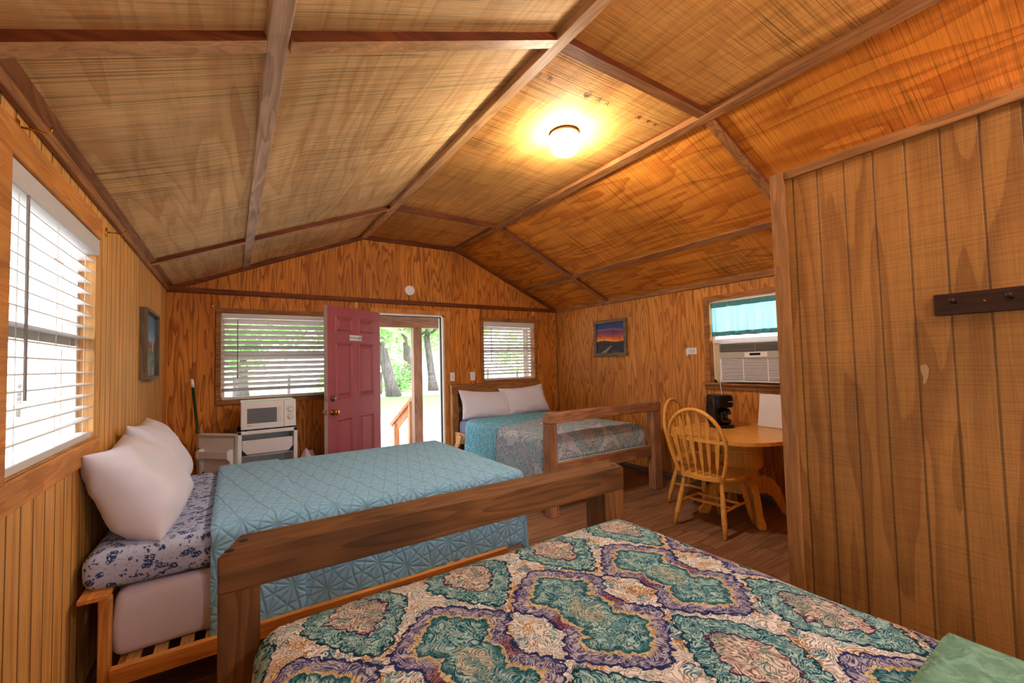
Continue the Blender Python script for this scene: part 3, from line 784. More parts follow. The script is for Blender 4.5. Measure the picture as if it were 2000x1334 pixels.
# no-smoking sign on the leaf
Rz = Matrix.Rotation(math.radians(217.5), 3, 'Z')
hp = Vector(door.location)
def DP(x, y, z): return hp + Rz @ Vector((x, y, z))
sign = thing('no_smoking_sign', 'small white No Smoking sign fixed to the open red door', 'sign', DP(0.435, DT, 1.69))
bm = BM(); obox(bm, DP(0.435, DT + 0.0025, 1.712), Rz @ Vector((-1, 0, 0)), Rz @ Vector((0, 1, 0)), Vector((0, 0, 1)), 0.098, 0.002, 0.030, 0.001); obj('sign_plate', bm, M['paper'], sign)
rs = Matrix((Rz @ Vector((-1, 0, 0)), Vector((0, 0, 1)), Rz @ Vector((0, 1, 0)))).transposed()
text('lettering', 'No Smoking', 0.031, DP(0.458, DT + 0.0047, 1.712), rs, M['ink'], sign)
bm = BM()
cc = DP(0.36, DT + 0.0052, 1.712)
tube(bm, [cc + rs @ Vector((0.019 * math.cos(2 * PI * k / 24), 0.019 * math.sin(2 * PI * k / 24), 0)) for k in range(24)], 0.002, 5, closed=True)
bar(bm, cc + rs @ Vector((-0.012, 0.013, 0)), cc + rs @ Vector((0.012, -0.013, 0)), 0.003, 0.0015, rs @ Vector((0, 0, 1)))
bar(bm, cc + rs @ Vector((-0.011, -0.001, 0)), cc + rs @ Vector((0.011, -0.001, 0)), 0.004, 0.0015, rs @ Vector((0, 0, 1)))
obj('smoking_symbol', bm, M['ink'], sign)

# ================================================================== BEDDING HELPERS
def drape(x0, x1, y0, y1, zt, dl, dr, dn, df, r=0.06, step=0.035, flare=0.05, ripple=0.015, bulge=0.01, hemz=0.03, seed=0.0, crown=0.0, thick=0.008, arc=None):
    """cloth laid over a box top x0..x1, y0..y1 at height zt; drops on the left/right/near/far sides. UV = flat metres"""
    bm = BM(); uvl = bm.loops.layers.uv.new('UVMap')
    U0, U1, V0, V1 = x0 - dl, x1 + dr, y0 - dn, y1 + df
    nu, nv = max(2, int((U1 - U0) / step)), max(2, int((V1 - V0) / step))
    ix0, ix1, iy0, iy1 = x0 + (r if dl else 0), x1 - (r if dr else 0), y0 + (r if dn else 0), y1 - (r if df else 0)
    L = r * PI / 2; g = []; uv = {}
    for j in range(nv + 1):
        row = []
        for i in range(nu + 1):
            u, v = U0 + (U1 - U0) * i / nu, V0 + (V1 - V0) * j / nv
            qx, qy = min(max(u, ix0), ix1), min(max(v, iy0), iy1)
            dx, dy = u - qx, v - qy; d = math.hypot(dx, dy)
            if d < 1e-6:
                cx = (u - x0) / (x1 - x0) * 2 - 1; cy = (v - y0) / (y1 - y0) * 2 - 1
                z = zt + crown * (1 - cx * cx) * (1 - cy * cy * 0.5) + bulge * n3(u + seed, v, 0, 3.1) + bulge * 0.5 * n3(u, v + seed, 3, 9.0)
                p = Vector((u, v, z))
            else:
                ex, ey = dx / d, dy / d
                if d < L:
                    a = d / r; out = r * math.sin(a); z = zt - r * (1 - math.cos(a)); hang = 0
                else:
                    hang = d - L; out = r + flare * hang; z = zt - r - hang
                tparam = u * abs(ey) + v * abs(ex)
                th = math.atan2(ey, ex)
                rip = ripple * min(1, hang / 0.2) * (math.sin(tparam * 15 + seed) * 0.6 + n3(u * 4, v * 4, seed) * 1.0)
                corner = min(abs(ex), abs(ey))
                rip += corner * min(1, hang / 0.15) * 0.035 * math.cos(th * 8 + seed)
                out += rip + bulge * n3(u, v, seed, 4.0)
                z = max(z + 0.5 * bulge * n3(u, v, 1, 3.0), hemz + 0.002 * n3(u, v, 0, 5))
                p = Vector((qx + ex * out, qy + ey * out, z))
            vt = bm.verts.new(p); uv[vt] = (u, v); row.append(vt)
        g.append(row)
    for j in range(nv):
        for i in range(nu): bm.faces.new((g[j][i], g[j][i + 1], g[j + 1][i + 1], g[j + 1][i]))
    for f in bm.faces:
        for lp in f.loops: lp[uvl].uv = uv[lp.vert]
    HEM[:] = [[v.co.copy() for v in g[0]], [r_[0].co.copy() for r_ in g]]
    return bm
HEM = []
def solid(o, t, off=-1.0):
    m = o.modifiers.new('thickness', 'SOLIDIFY'); m.thickness = t; m.offset = off
    return o
def mattress_bm(x0, x1, y0, y1, z0, z1, r=0.05, puff=0.012, step=0.05, seed=0.0):
    """soft rounded slab with UVs in metres"""
    bm = BM(); box(bm, x0, x1, y0, y1, z0, z1)
    nx = max(1, int((x1 - x0) / step)); 
    bmesh.ops.bevel(bm, geom=bm.edges[:], offset=r, segments=5, affect='EDGES', profile=0.5)
    bmesh.ops.triangulate(bm, faces=[f for f in bm.faces if len(f.verts) > 4])
    for _ in range(40):
        es = [e for e in bm.edges if e.calc_length() > step * 1.6]
        if not es: break
        bmesh.ops.subdivide_edges(bm, edges=es, cuts=1, use_grid_fill=True)
    bmesh.ops.triangulate(bm, faces=bm.faces[:])
    cx, cy, cz = (x0 + x1) / 2, (y0 + y1) / 2, (z0 + z1) / 2
    for v in bm.verts:
        t = (v.co.z - z0) / (z1 - z0); s = math.sin(PI * min(max(t, 0), 1))
        n = n3(v.co.x + seed, v.co.y, v.co.z, 4.0)
        d = Vector((v.co.x - cx, v.co.y - cy, 0))
        if abs(v.co.x - x0) < r or abs(v.co.x - x1) < r or abs(v.co.y - y0) < r or abs(v.co.y - y1) < r:
            v.co += d.normalized() * (puff * s + n * puff * 0.8)
        if v.co.z > z1 - r: v.co.z += n * puff * 0.4
    uvl = bm.loops.layers.uv.new('UVMap'); bmesh.ops.recalc_face_normals(bm, faces=bm.faces)
    for f in bm.faces:
        n = f.normal
        for lp in f.loops:
            c = lp.vert.co
            lp[uvl].uv = (c.x, c.y) if abs(n.z) > 0.5 else ((c.x, c.z + 3) if abs(n.y) >= abs(n.x) else (c.y + 5, c.z + 3))
    return bm
def pillow_bm(c, ax, ay, L, W, Tk, seed=0.0, pinch=0.10, n=30, sag=0.0):
    """c centre, ax long axis, ay short axis (up); thickness along ax x ay"""
    c, ax, ay = Vector(c), Vector(ax).normalized(), Vector(ay).normalized(); an = ax.cross(ay).normalized()
    bm = BM(); sheets = []
    for side in (1, -1):
        g = []
        for j in range(n + 1):
            row = []
            for i in range(n + 1):
                u, v = -1 + 2 * i / n, -1 + 2 * j / n
                u2, v2 = math.sin(u * PI / 2), math.sin(v * PI / 2)
                e = max(0.0, (1 - abs(u2) ** 3.6)) ** 0.50 * max(0.0, (1 - abs(v2) ** 2.8)) ** 0.52
                px = u2 * L / 2 * (1 - pinch * (1 - abs(v2) ** 1.6) * abs(u2) ** 3)
                py = v2 * W / 2 * (1 - pinch * (1 - abs(u2) ** 1.6) * abs(v2) ** 3)
                t = Tk / 2 * e * (1 - 0.18 * v2 * (1 if sag >= 0 else -1))
                rr = math.hypot(u2, v2)
                wr = 0.020 * e * n3(u2 * 2 + seed, v2 * 2, side * 2) + 0.006 * n3(u2 * 3.0 + seed, v2 * 9 * abs(u2), side) * e
                cr = 0.006 * math.sin(math.atan2(v2, u2) * 14 + seed) * max(0, rr - 0.75) * 3 * min(1, e * 2)
                p = c + ax * px + ay * (py - sag * (1 - u2 * u2) * 0.03) + an * (side * (t + wr * (1 if e > 0 else 0) + cr))
                border = i in (0, n) or j in (0, n)
                if side == -1 and border: row.append(sheets[0][j][i])
                else: row.append(bm.verts.new(p))
            g.append(row)
        sheets.append(g)
        for j in range(n):
            for i in range(n):
                q = (g[j][i], g[j][i + 1], g[j + 1][i + 1], g[j + 1][i])
                bm.faces.new(q if side == 1 else tuple(reversed(q)))
    return bm
def pillow(label, c, ax, ay, L, W, Tk, seed, group, sag=0.0):
    o = one('pillow', label, 'pillow', pillow_bm(c, ax, ay, L, W, Tk, seed, sag=sag), M['pillow'], group, True)
    return o

# ================================================================== BED 1  (floral sheet and blue quilt, along the left wall side)
bf = thing('low_slat_bed_frame', 'light honey pine slat bed frame under the blue quilted bed', 'bed frame', (0.5, 3.08, 0))
for y, nm in ((2.335, 0), (3.83, 1)):
    bm = BM(); box(bm, -0.40, 1.46, y - 0.014, y + 0.014, 0.165, 0.238, 0.004); obj('side_rail', bm, HONEY[0], bf)
for x in (-0.37, 1.44):
    bm = BM(); box(bm, x - 0.014, x + 0.014, 2.35, 3.815, 0.165, 0.225, 0.004); obj('end_rail', bm, HONEY[1], bf)
for i in range(21):
    x = -0.335 + i * 0.0885
    if x > 1.42: break
    bm = BM(); box(bm, x - 0.024, x + 0.024, 2.35, 3.815, 0.215, 0.232, 0.003); obj('slat', bm, PINE[1], bf)
for x, y, h in ((-0.42, 2.375, 0.50), (-0.42, 3.79, 0.50)):
    bm = BM(); box(bm, x - 0.018, x + 0.018, y - 0.028, y + 0.028, 0, h, 0.004); obj('leg', bm, HONEY[2], bf)
for x, y in ((1.41, 2.37), (1.41, 3.79)):
    bm = BM(); box(bm, x - 0.022, x + 0.022, y - 0.022, y + 0.022, 0, 0.213, 0.004); obj('leg', bm, HONEY[2], bf)
bm = BM(); box(bm, XL + 0.028, -0.405, 2.345, 3.82, 0.5, 0.522, 0.004); obj('head_rail', bm, HONEY[1], bf)
one('mattress', 'mattress in a plain white fitted sheet, lower of the two stacked', 'mattress', mattress_bm(-0.398, 1.58, 2.40, 3.79, 0.233, 0.50, 0.035, 0.012, seed=3), M['white_sheet'], smooth=True)
one('mattress', 'mattress in a navy floral sheet on top of the white one', 'mattress', mattress_bm(-0.497, 1.60, 2.40, 3.80, 0.508, 0.672, 0.055, 0.010, seed=8), M['floral'], smooth=True)
q1 = thing('blue_quilt', 'light blue star stitched quilt over the middle bed', 'quilt', (0.8, 3.1, 0.672))
o = obj('quilt_cover', drape(-0.07, 1.64, 2.365, 3.835, 0.690, 0.0, 0.50, 0.455, 0.42, r=0.05, step=0.03, flare=0.03, ripple=0.012, bulge=0.006, hemz=0.06, seed=1.0), M['quilt_blue'], q1, True); solid(o, 0.012)
o = obj('quilt_foldback', drape(-0.076, 0.305, 2.355, 3.845, 0.703, 0.0, 0.0, 0.462, 0.42, r=0.056, step=0.03, flare=0.03, ripple=0.012, bulge=0.006, hemz=0.06, seed=1.0), M['quilt_blue'], q1, True); solid(o, 0.016)
def lean(bx, bz, tx, tz):
    d = Vector((tx - bx, 0, tz - bz)); return d.normalized(), d.length
up, W_ = lean(-0.285, 0.69, -0.455, 1.05)
pg = 'white pillows on the middle bed'
pillow('white pillow leaning below the left window, nearest the camera', (-0.368, 2.745, 0.868), (0.03, 1, 0), (-0.53, 0, 0.85), 0.66, 0.47, 0.27, 1.0, pg, sag=0.4)
pillow('white pillow leaning on the left wall behind the nearest pillow', (-0.375, 3.42, 0.885), (0, 1, -0.02), (-0.42, 0.03, 0.90), 0.64, 0.48, 0.22, 5.0, pg, sag=0.4)

# ================================================================== BED 3  (foreground, medallion quilt) with its heavy footboard
b3 = thing('timber_bed_frame', 'dark heavy timber bed frame with footboard beam nearest the camera', 'bed frame', (0.76, 0.5, 0))
bm = BM(); prism(bm, [(-0.032, 1.40), (1.522, 1.40), (1.584, 1.548), (0.022, 1.548)], (0, 0, 0.803), (1, 0, 0), (0, 1, 0), 0.102)
bmesh.ops.bevel(bm, geom=bm.edges[:], offset=0.005, segments=2, affect='EDGES')
fb = obj('footboard_beam', bm, BEAM[0], b3)
for x, y in ((-0.004, 1.432), (0.03, 1.49), (1.512, 1.455), (1.548, 1.505)):
    bm = BM(); lathe(bm, [(0.0, 0), (0.012, 0), (0.012, 0.0012), (0, 0.0012)], (x, y, 0.9045), (0, 0, 1), 14); obj('bolt_hole', bm, M['black'], fb)
bm = BM(); box(bm, -0.030, 0.068, 1.402, 1.53, 0, 0.803, 0.004); obj('footboard_post', bm, BEAM[2], b3)
bm = BM(); box(bm, 1.40, 1.522, 1.402, 1.53, 0, 0.803, 0.004); obj('footboard_post', bm, BEAM[2], b3)
bm = BM(); box(bm, 0.04, 0.078, -0.72, 1.40, 0.30, 0.44, 0.004); obj('side_rail', bm, BEAM[1], b3)
bm = BM(); box(bm, 1.39, 1.428, -0.72, 1.40, 0.30, 0.44, 0.004); obj('side_rail', bm, BEAM[1], b3)
bm = BM(); box(bm, -0.03, 0.068, -0.82, -0.72, 0, 1.05, 0.004); box(bm, 1.40, 1.50, -0.82, -0.72, 0, 1.05, 0.004); box(bm, -0.03, 1.50, -0.82, -0.76, 0.55, 1.05, 0.004)
obj('headboard', bm, BEAM[0], b3)
bm = BM(); box(bm, 0.078, 1.39, -0.7, 1.38, 0.36, 0.40); obj('slat_deck', bm, PINE[0], b3)
one('mattress', 'mattress hidden under the large medallion quilt in the foreground', 'mattress', mattress_bm(0.085, 1.385, -0.66, 1.33, 0.40, 0.70, 0.05, 0.004), M['white_sheet'], smooth=True)
q3 = thing('medallion_quilt', 'cream quilt with teal and purple medallions on the foreground bed', 'quilt', (0.75, 0.5, 0.7))
o = obj('quilt_cover', drape(0.045, 1.445, -0.40, 1.375, 0.725, 0.36, 0.36, 0.0, 0.16, r=0.075, step=0.028, flare=0.04, ripple=0.012, bulge=0.008, hemz=0.06, seed=2.0, crown=0.015), M['quilt_med'], q3, True); solid(o, 0.014)
o = obj('quilt_foldback', drape(0.038, 1.452, -0.40, 0.305, 0.752, 0.37, 0.37, 0.0, 0.0, r=0.08, step=0.026, flare=0.04, ripple=0.012, bulge=0.010, hemz=0.06, seed=2.0, crown=0.012), M['teal_back2'], q3, True, label='plain sage teal underside of the quilt folded back'); solid(o, 0.02)

# ================================================================== BED 2  (far right bed against the back wall)
b2 = thing('timber_bed_frame', 'weathered timber bed frame beside the right wall, below the small window', 'bed frame', (3.14, 4.1, 0))
bm = BM(); box(bm, 2.372, 3.925, 3.04, 3.14, 0.838, 0.932, 0.007, 2); obj('footboard_beam', bm, BED2[0], b2)
for a, b in ((2.372, 2.468), (3.80, 3.922)):
    bm = BM(); box(bm, a, b, 3.045, 3.14, 0, 0.838, 0.008, 2); obj('footboard_post', bm, BED2[2], b2)
bm = BM(); box(bm, 2.468, 3.80, 3.085, 3.125, 0.35, 0.465, 0.004); obj('foot_rail', bm, BED2[0], b2)
for x in (2.452, 3.815):
    bm = BM(); box(bm, x - 0.018, x + 0.018, 3.14, 5.13, 0.385, 0.515, 0.004); obj('side_rail', bm, PINE[1] if x < 3 else BED2[1], b2)
for a, b in ((2.40, 2.50), (3.74, 3.84)):
    bm = BM(); box(bm, a, b, 5.13, 5.21, 0, 1.00, 0.004); obj('headboard_post', bm, TRIM[2], b2)
bm = BM(); box(bm, 2.395, 2.415, 5.115, 5.13, 0.10, 1.11, 0.003); obj('edge_strip', bm, PINE[2], b2)
bm = BM(); box(bm, 2.40, 3.84, 5.115, 5.205, 1.0, 1.125, 0.004); obj('headboard_cap', bm, TRIM[0], b2)
bm = BM(); box(bm, 2.50, 3.74, 5.175, 5.20, 0.45, 1.0); obj('headboard_panel', bm, GREYW[2], b2)
bm = BM(); box(bm, 2.50, 3.74, 5.16, 5.176, 0.76, 0.82, 0.003); obj('headboard_rail', bm, TRIM[0], b2)
bm = BM(); prism(bm, [(4.80, 0.50), (4.86, 0.52), (4.92, 0.46), (5.10, 0.20), (5.05, 0.16), (4.84, 0.42)], (2.395, 0, 0), (0, 1, 0), (0, 0, 1), 0.03)
for v in bm.verts: v.co.x -= 0.028
obj('diagonal_brace', bm, PINE[1], b2)
bm = BM(); box(bm, 2.47, 3.797, 3.15, 5.12, 0.40, 0.44); obj('slat_deck', bm, PINE[0], b2)
one('mattress', 'mattress in a slate blue sheet on the far right bed', 'mattress', mattress_bm(2.48, 3.77, 3.19, 5.09, 0.44, 0.665, 0.045, 0.006), M['blue_sheet'], smooth=True)
q2 = thing('medallion_quilt', 'daylight-tinted medallion quilt with teal band on the far bed', 'quilt', (3.14, 4.1, 0.66))
o = obj('quilt_cover', drape(2.425, 3.80, 3.125, 4.72, 0.688, 0.44, 0.16, 0.185, 0.0, r=0.075, step=0.03, flare=0.06, ripple=0.010, bulge=0.008, hemz=0.06, seed=4.0, crown=0.03), M['quilt_med_daylit'], q2, True); solid(o, 0.014)
bm = BM(); tube(bm, list(reversed(HEM[1])) + HEM[0][1:], 0.006, 6); obj('piping', bm, M['cream_bord'], q2, True, label='pale teal piping along the hem')
o = obj('quilt_foldback', drape(2.415, 3.81, 4.06, 4.77, 0.703, 0.445, 0.16, 0.0, 0.0, r=0.08, step=0.03, flare=0.06, ripple=0.010, bulge=0.008, hemz=0.06, seed=4.0, crown=0.02), M['teal_back'], q2, True, label='plain teal underside of the quilt folded back'); solid(o, 0.02)
pg = 'white pillows on the far bed'
pillow('white pillow against the far headboard, nearer the open doorway', (2.86, 5.01, 0.845), (1, -0.02, -0.06), (0.03, 0.34, 0.94), 0.78, 0.40, 0.19, 2.0, pg, sag=0.3)
pillow('white pillow against the far headboard, nearer the right wall', (3.47, 4.995, 0.865), (1, -0.05, 0.05), (-0.05, 0.38, 0.92), 0.74, 0.42, 0.19, 9.0, pg, sag=0.3)

# ================================================================== DINING SET
def oval(rx, ry, n=48, e=2.5):
    o = []
    for i in range(n):
        a = 2 * PI * i / n; ca, sa = math.cos(a), math.sin(a)
        o.append((rx * abs(ca) ** (2 / e) * (1 if ca >= 0 else -1), ry * abs(sa) ** (2 / e) * (1 if sa >= 0 else -1)))
    return o
tb = thing('pedestal_table', 'golden oak pedestal table against the right wall below the air conditioner', 'table', (3.84, 2.12, 0))
bm = BM(); prism(bm, oval(0.565, 0.495), (3.715, 2.09, 0.722), (1, 0, 0), (0, 1, 0), 0.028)
bmesh.ops.bevel(bm, geom=[e for e in bm.edges if abs(e.verts[0].co.z - e.verts[1].co.z) < 1e-5], offset=0.008, segments=3, affect='EDGES')
obj('tabletop', bm, OAK[0], tb)
bm = BM(); prism(bm, oval(0.30, 0.36), (3.84, 2.12, 0.69), (1, 0, 0), (0, 1, 0), 0.032); obj('apron', bm, OAK[0], tb)
bm = BM(); lathe(bm, [(0.10, 0.20), (0.135, 0.205), (0.15, 0.24), (0.145, 0.30), (0.128, 0.36), (0.120, 0.40), (0.152, 0.425), (0.160, 0.45), (0.163, 0.50), (0.158, 0.525), (0.163, 0.535), (0.163, 0.55), (0.156, 0.558), (0.163, 0.566), (0.163, 0.582), (0.155, 0.59), (0.163, 0.60), (0.166, 0.64), (0.166, 0.69)], (3.84, 2.12, 0), (0, 0, 1), 32)
obj('pedestal_column', bm, OAK[2], tb, True, auto=50)
for k in range(4):
    a = PI / 4 + k * PI / 2 + 0.05; d = Vector((math.cos(a), math.sin(a), 0)); s = Vector((-d.y, d.x, 0))
    poly = [(0.09, 0.34), (0.17, 0.345), (0.24, 0.31), (0.29, 0.24), (0.315, 0.16), (0.335, 0.09), (0.365, 0.055), (0.385, 0.045), (0.385, 0.0), (0.315, 0.0), (0.285, 0.05), (0.26, 0.11), (0.225, 0.16), (0.17, 0.19), (0.09, 0.19)]
    bm = BM(); prism(bm, poly, Vector((3.84, 2.12, 0)) - s * 0.028, d, (0, 0, 1), -0.056 if d.cross(Vector((0, 0, 1))).dot(s) < 0 else 0.056)
    bmesh.ops.recalc_face_normals(bm, faces=bm.faces); bmesh.ops.bevel(bm, geom=bm.edges[:], offset=0.005, segments=1, affect='EDGES')
    obj('foot', bm, OAK[2], tb)

def make_chair(label, loc, rz, group):
    t = thing('dining_chair', label, 'chair', loc, rz, group)
    # seat: rounded D shape, wider in front
    n = 40; poly = []
    for i in range(n):
        a = 2 * PI * i / n; ca, sa = math.cos(a), math.sin(a)
        x = 0.225 * abs(ca) ** (2 / 3.2) * (1 if ca >= 0 else -1); y = (0.245 + 0.02 * ca) * abs(sa) ** (2 / 2.8) * (1 if sa >= 0 else -1)
        poly.append((x, y))
    bm = BM(); prism(bm, poly, (0, 0, 0.415), (1, 0, 0), (0, 1, 0), 0.034)
    bmesh.ops.bevel(bm, geom=[e for e in bm.edges if abs(e.verts[0].co.z - e.verts[1].co.z) < 1e-5], offset=0.012, segments=3, affect='EDGES')
    obj('seat', bm, OAK[1], t, local=True)
    def turned(p0, p1, R, nm):
        p0, p1 = Vector(p0), Vector(p1); L = (p1 - p0).length
        prof = [(0.013, 0), (0.017, 0.02), (0.019, 0.10), (0.0195, 0.15), (0.0155, 0.165), (0.020, 0.18), (0.0155, 0.195), (0.0165, 0.22), (0.0215, 0.45), (0.020, 0.70), (0.0195, 0.72), (0.023, 0.735), (0.020, 0.75), (0.0165, 0.80), (0.013, 1.0)]
        bm = BM(); lathe(bm, [(r * R, h * L) for r, h in prof], p0, p1 - p0, 14); return bm
    for sx, sy in ((-1, 1), (-1, -1), (1, 1), (1, -1)):
        p0 = (0.15 * sx, 0.155 * sy, 0.42); p1 = ((0.245 if sx < 0 else 0.235) * sx, 0.215 * sy, 0.0)
        obj('leg', turned(p0, p1, 1.0, 'leg'), OAK[2], t, True, True)
    for sy in (1, -1):
        bm = BM(); tube(bm, [(-0.20, 0.188 * sy, 0.19), (0.0, 0.186 * sy, 0.20), (0.205, 0.188 * sy, 0.19)], [0.008, 0.013, 0.008], 10); obj('stretcher', bm, OAK[0], t, True, True)
    for x in (-0.075, 0.085):
        pts, rs = [], []
        for i in range(61):
            f = i / 60; pts.append((x, -0.186 + 0.372 * f, 0.198))
            rs.append(0.009 + (0.004 if 0.2 < f < 0.8 else 0.0) * abs(math.sin(f * PI * 16)) + 0.002 * math.sin(f * PI))
        bm = BM(); tube(bm, pts, rs, 10); obj('stretcher', bm, OAK[1], t, True, True)
    lx = lambda z: -0.185 - 0.17 * (z - 0.44)
    def ybow(z):
        return 0.245 - 0.06 * ((0.70 - z) / 0.26) ** 1.6 if z < 0.70 else 0.245 * math.sqrt(max(0, 1 - ((z - 0.70) / 0.285) ** 2))
    pts = []
    for i in range(10): z = 0.435 + 0.265 * i / 10; pts.append((lx(z), -ybow(z), z))
    for i in range(21):
        a = PI - PI * i / 20; z = 0.70 + 0.285 * math.sin(a); pts.append((lx(z), 0.245 * math.cos(a), z))
    for i in range(9, -1, -1): z = 0.435 + 0.265 * i / 10; pts.append((lx(z), ybow(z), z))
    bm = BM(); tube(bm, pts, 0.0155, 10); obj('back_bow', bm, OAK[1], t, True, True)
    for k in range(6):
        f = (k - 2.5) / 2.5; y0, y1 = 0.142 * f, 0.197 * f
        zt = 0.70 + 0.285 * math.sqrt(max(0, 1 - (y1 / 0.245) ** 2)) - 0.006
        d = Vector((lx(zt) - lx(0.445), y1 - y0, zt - 0.445)); Ls = d.length; d.normalize()
        s = Vector((0, 1, 0)); s = (s - d * s.dot(d)).normalized()
        prof = [(0.0, 0.006), (0.14, 0.0065), (0.22, 0.013), (0.30, 0.0135), (0.78, 0.0185), (0.86, 0.017), (0.94, 0.006), (1.0, 0.005)]
        poly = [(a * Ls, w) for a, w in prof] + [(a * Ls, -w) for a, w in reversed(prof)]
        nrm = d.cross(s)
        bm = BM(); prism(bm, poly, Vector((lx(0.445), y0, 0.445)) - nrm * 0.005, d, s, 0.010); obj('back_slat', bm, OAK[2], t, local=True)
    return t
cg = 'arrow-back dining chairs at the pedestal table'
make_chair('golden oak arrow-back chair pulled up to the table, nearest the camera', (3.39, 2.135, 0), math.radians(4), cg)
make_chair('golden oak arrow-back chair half hidden behind the nearer chair', (3.80, 2.50, 0), math.radians(-80), cg)

# coffee maker
cm = thing('coffee_maker', 'black drip coffee maker with glass carafe on the oak table', 'coffee maker', (3.83, 2.31, 0.75), math.radians(-28))
def rr(bm, rx, ry, cy, z0, z1, bev=0.006, e=4.0, cx=0.0):
    prism(bm, oval(rx, ry, 40, e), (cx, cy, z0), (1, 0, 0), (0, 1, 0), z1 - z0)
    bmesh.ops.bevel(bm, geom=[ed for ed in bm.edges if abs(ed.verts[0].co.z - ed.verts[1].co.z) < 1e-5 and len(ed.link_faces) == 2], offset=bev, segments=2, affect='EDGES')
    return bm
obj('warming_base', rr(BM(), 0.098, 0.108, -0.006, 0, 0.03), M['black_plastic'], cm, True, True, auto=40)
bm = BM(); rr(bm, 0.096, 0.05, 0.048, 0.03, 0.19, 0.002); obj('water_tank', bm, M['black_plastic'], cm, True, True, auto=40)
bm = BM(); rr(bm, 0.028, 0.045, -0.03, 0.03, 0.19, 0.002, cx=-0.068); obj('side_column', bm, M['black_plastic'], cm, True, True, auto=40)
obj('brew_head', rr(BM(), 0.098, 0.106, -0.006, 0.19, 0.286, 0.010), M['black_plastic'], cm, True, True, auto=40)
obj('lid', rr(BM(), 0.092, 0.098, -0.006, 0.2865, 0.300, 0.005), M['black_plastic'], cm, True, True, auto=40)
bm = BM(); lathe(bm, [(0.0, 0.032), (0.05, 0.032), (0.062, 0.05), (0.062, 0.10), (0.045, 0.145), (0.04, 0.155)], (0.018, -0.045, 0), (0, 0, 1), 24)
cf = obj('carafe', bm, M['glass'], cm, True, True)
bm = BM(); lathe(bm, [(0.063, 0.125), (0.06, 0.145), (0.045, 0.172), (0.0, 0.178)], (0.018, -0.045, 0), (0, 0, 1), 24); obj('carafe_lid', bm, M['black_plastic'], cf, True, True)
bm = BM(); tube(bm, [(-0.03, -0.085, 0.15), (-0.05, -0.115, 0.145), (-0.055, -0.12, 0.09), (-0.035, -0.092, 0.06)], 0.008, 8); obj('carafe_handle', bm, M['black_plastic'], cf, True, True)
bm = BM(); lathe(bm, [(0.0, 0.036), (0.048, 0.036), (0.058, 0.052), (0.058, 0.075), (0.0, 0.075)], (0.018, -0.045, 0), (0, 0, 1), 20); obj('coffee', bm, M['black'], cf, True, True)
bm = BM(); box(bm, 0.02, 0.07, -0.1145, -0.1115, 0.238, 0.246); obj('logo_strip', bm, M['grey'], cm, local=True)
# white flip pad
fp = thing('flip_pad', 'white ring bound flip pad standing at the table end', 'notebook', (4.15, 1.985, 0.75), math.radians(-8))
for s, nm in ((-1, 'front_leaf'), (1, 'back_leaf')):
    bm = BM(); prism(bm, [(-0.115, 0), (0.115, 0), (0.115, 0.30), (-0.115, 0.30)], (0.055 * s, 0, 0.004), (0, -1, 0), Vector((-0.17 * s, 0, 0.98)), 0.004); obj(nm, bm, M['paper'], fp, local=True)
for y in (-0.08, -0.05, 0.05, 0.08):
    bm = BM(); tube(bm, [(0.012 * math.cos(2 * PI * k / 14), y, 0.305 + 0.014 * math.sin(2 * PI * k / 14)) for k in range(14)], 0.0016, 5, closed=True)
    obj('binding_ring', bm, M['steel'], fp, local=True)

# ================================================================== RIGHT WALL
pic = thing('framed_picture', 'sunset road painting in a grey wooden frame on right wall', 'picture', (XR, 4.09, 1.45))
def frame_bm(axis, c, d, u0, u1, z0, z1, w):
    bm = BM(); lo, hi = min(c, c + d), max(c, c + d)
    for a, b, s0, s1 in ((u0, u1, z0, z0 + w), (u0, u1, z1 - w, z1), (u0, u0 + w, z0 + w, z1 - w), (u1 - w, u1, z0 + w, z1 - w)): box(bm, lo, hi, a, b, s0, s1, 0.002)
    return bm
obj('picture_frame', frame_bm('x', XR, -0.03, 3.79, 4.385, 1.45, 1.945, 0.045), GREYW[1], pic)
def paint(name, fn, nx, nz, P):
    bm = BM(); cl = bm.loops.layers.float_color.new('Col'); g = [[bm.verts.new(P(i / nx, j / nz)) for i in range(nx + 1)] for j in range(nz + 1)]
    for j in range(nz):
        for i in range(nx):
            f = bm.faces.new((g[j][i], g[j][i + 1], g[j + 1][i + 1], g[j + 1][i]))
            for lp, (a, b) in zip(f.loops, ((i, j), (i + 1, j), (i + 1, j + 1), (i, j + 1))): lp[cl] = fn(a / nx, b / nz)
    return bm
def colmat(name):
    m = Mat(name); n = m.node('ShaderNodeVertexColor'); n.layer_name = 'Col'; m.base(V(m, n.outputs[0])).rough(0.6); return m.mat
M['canvas'] = colmat('painted_canvas')
def lerp(a, b, t): return tuple(a[i] + (b[i] - a[i]) * t for i in range(3)) + (1,)
def grad(st, t):
    for (p, a), (q, b) in zip(st, st[1:]):
        if t <= q: return lerp(a, b, max(0, (t - p) / (q - p)))
    return st[-1][1]
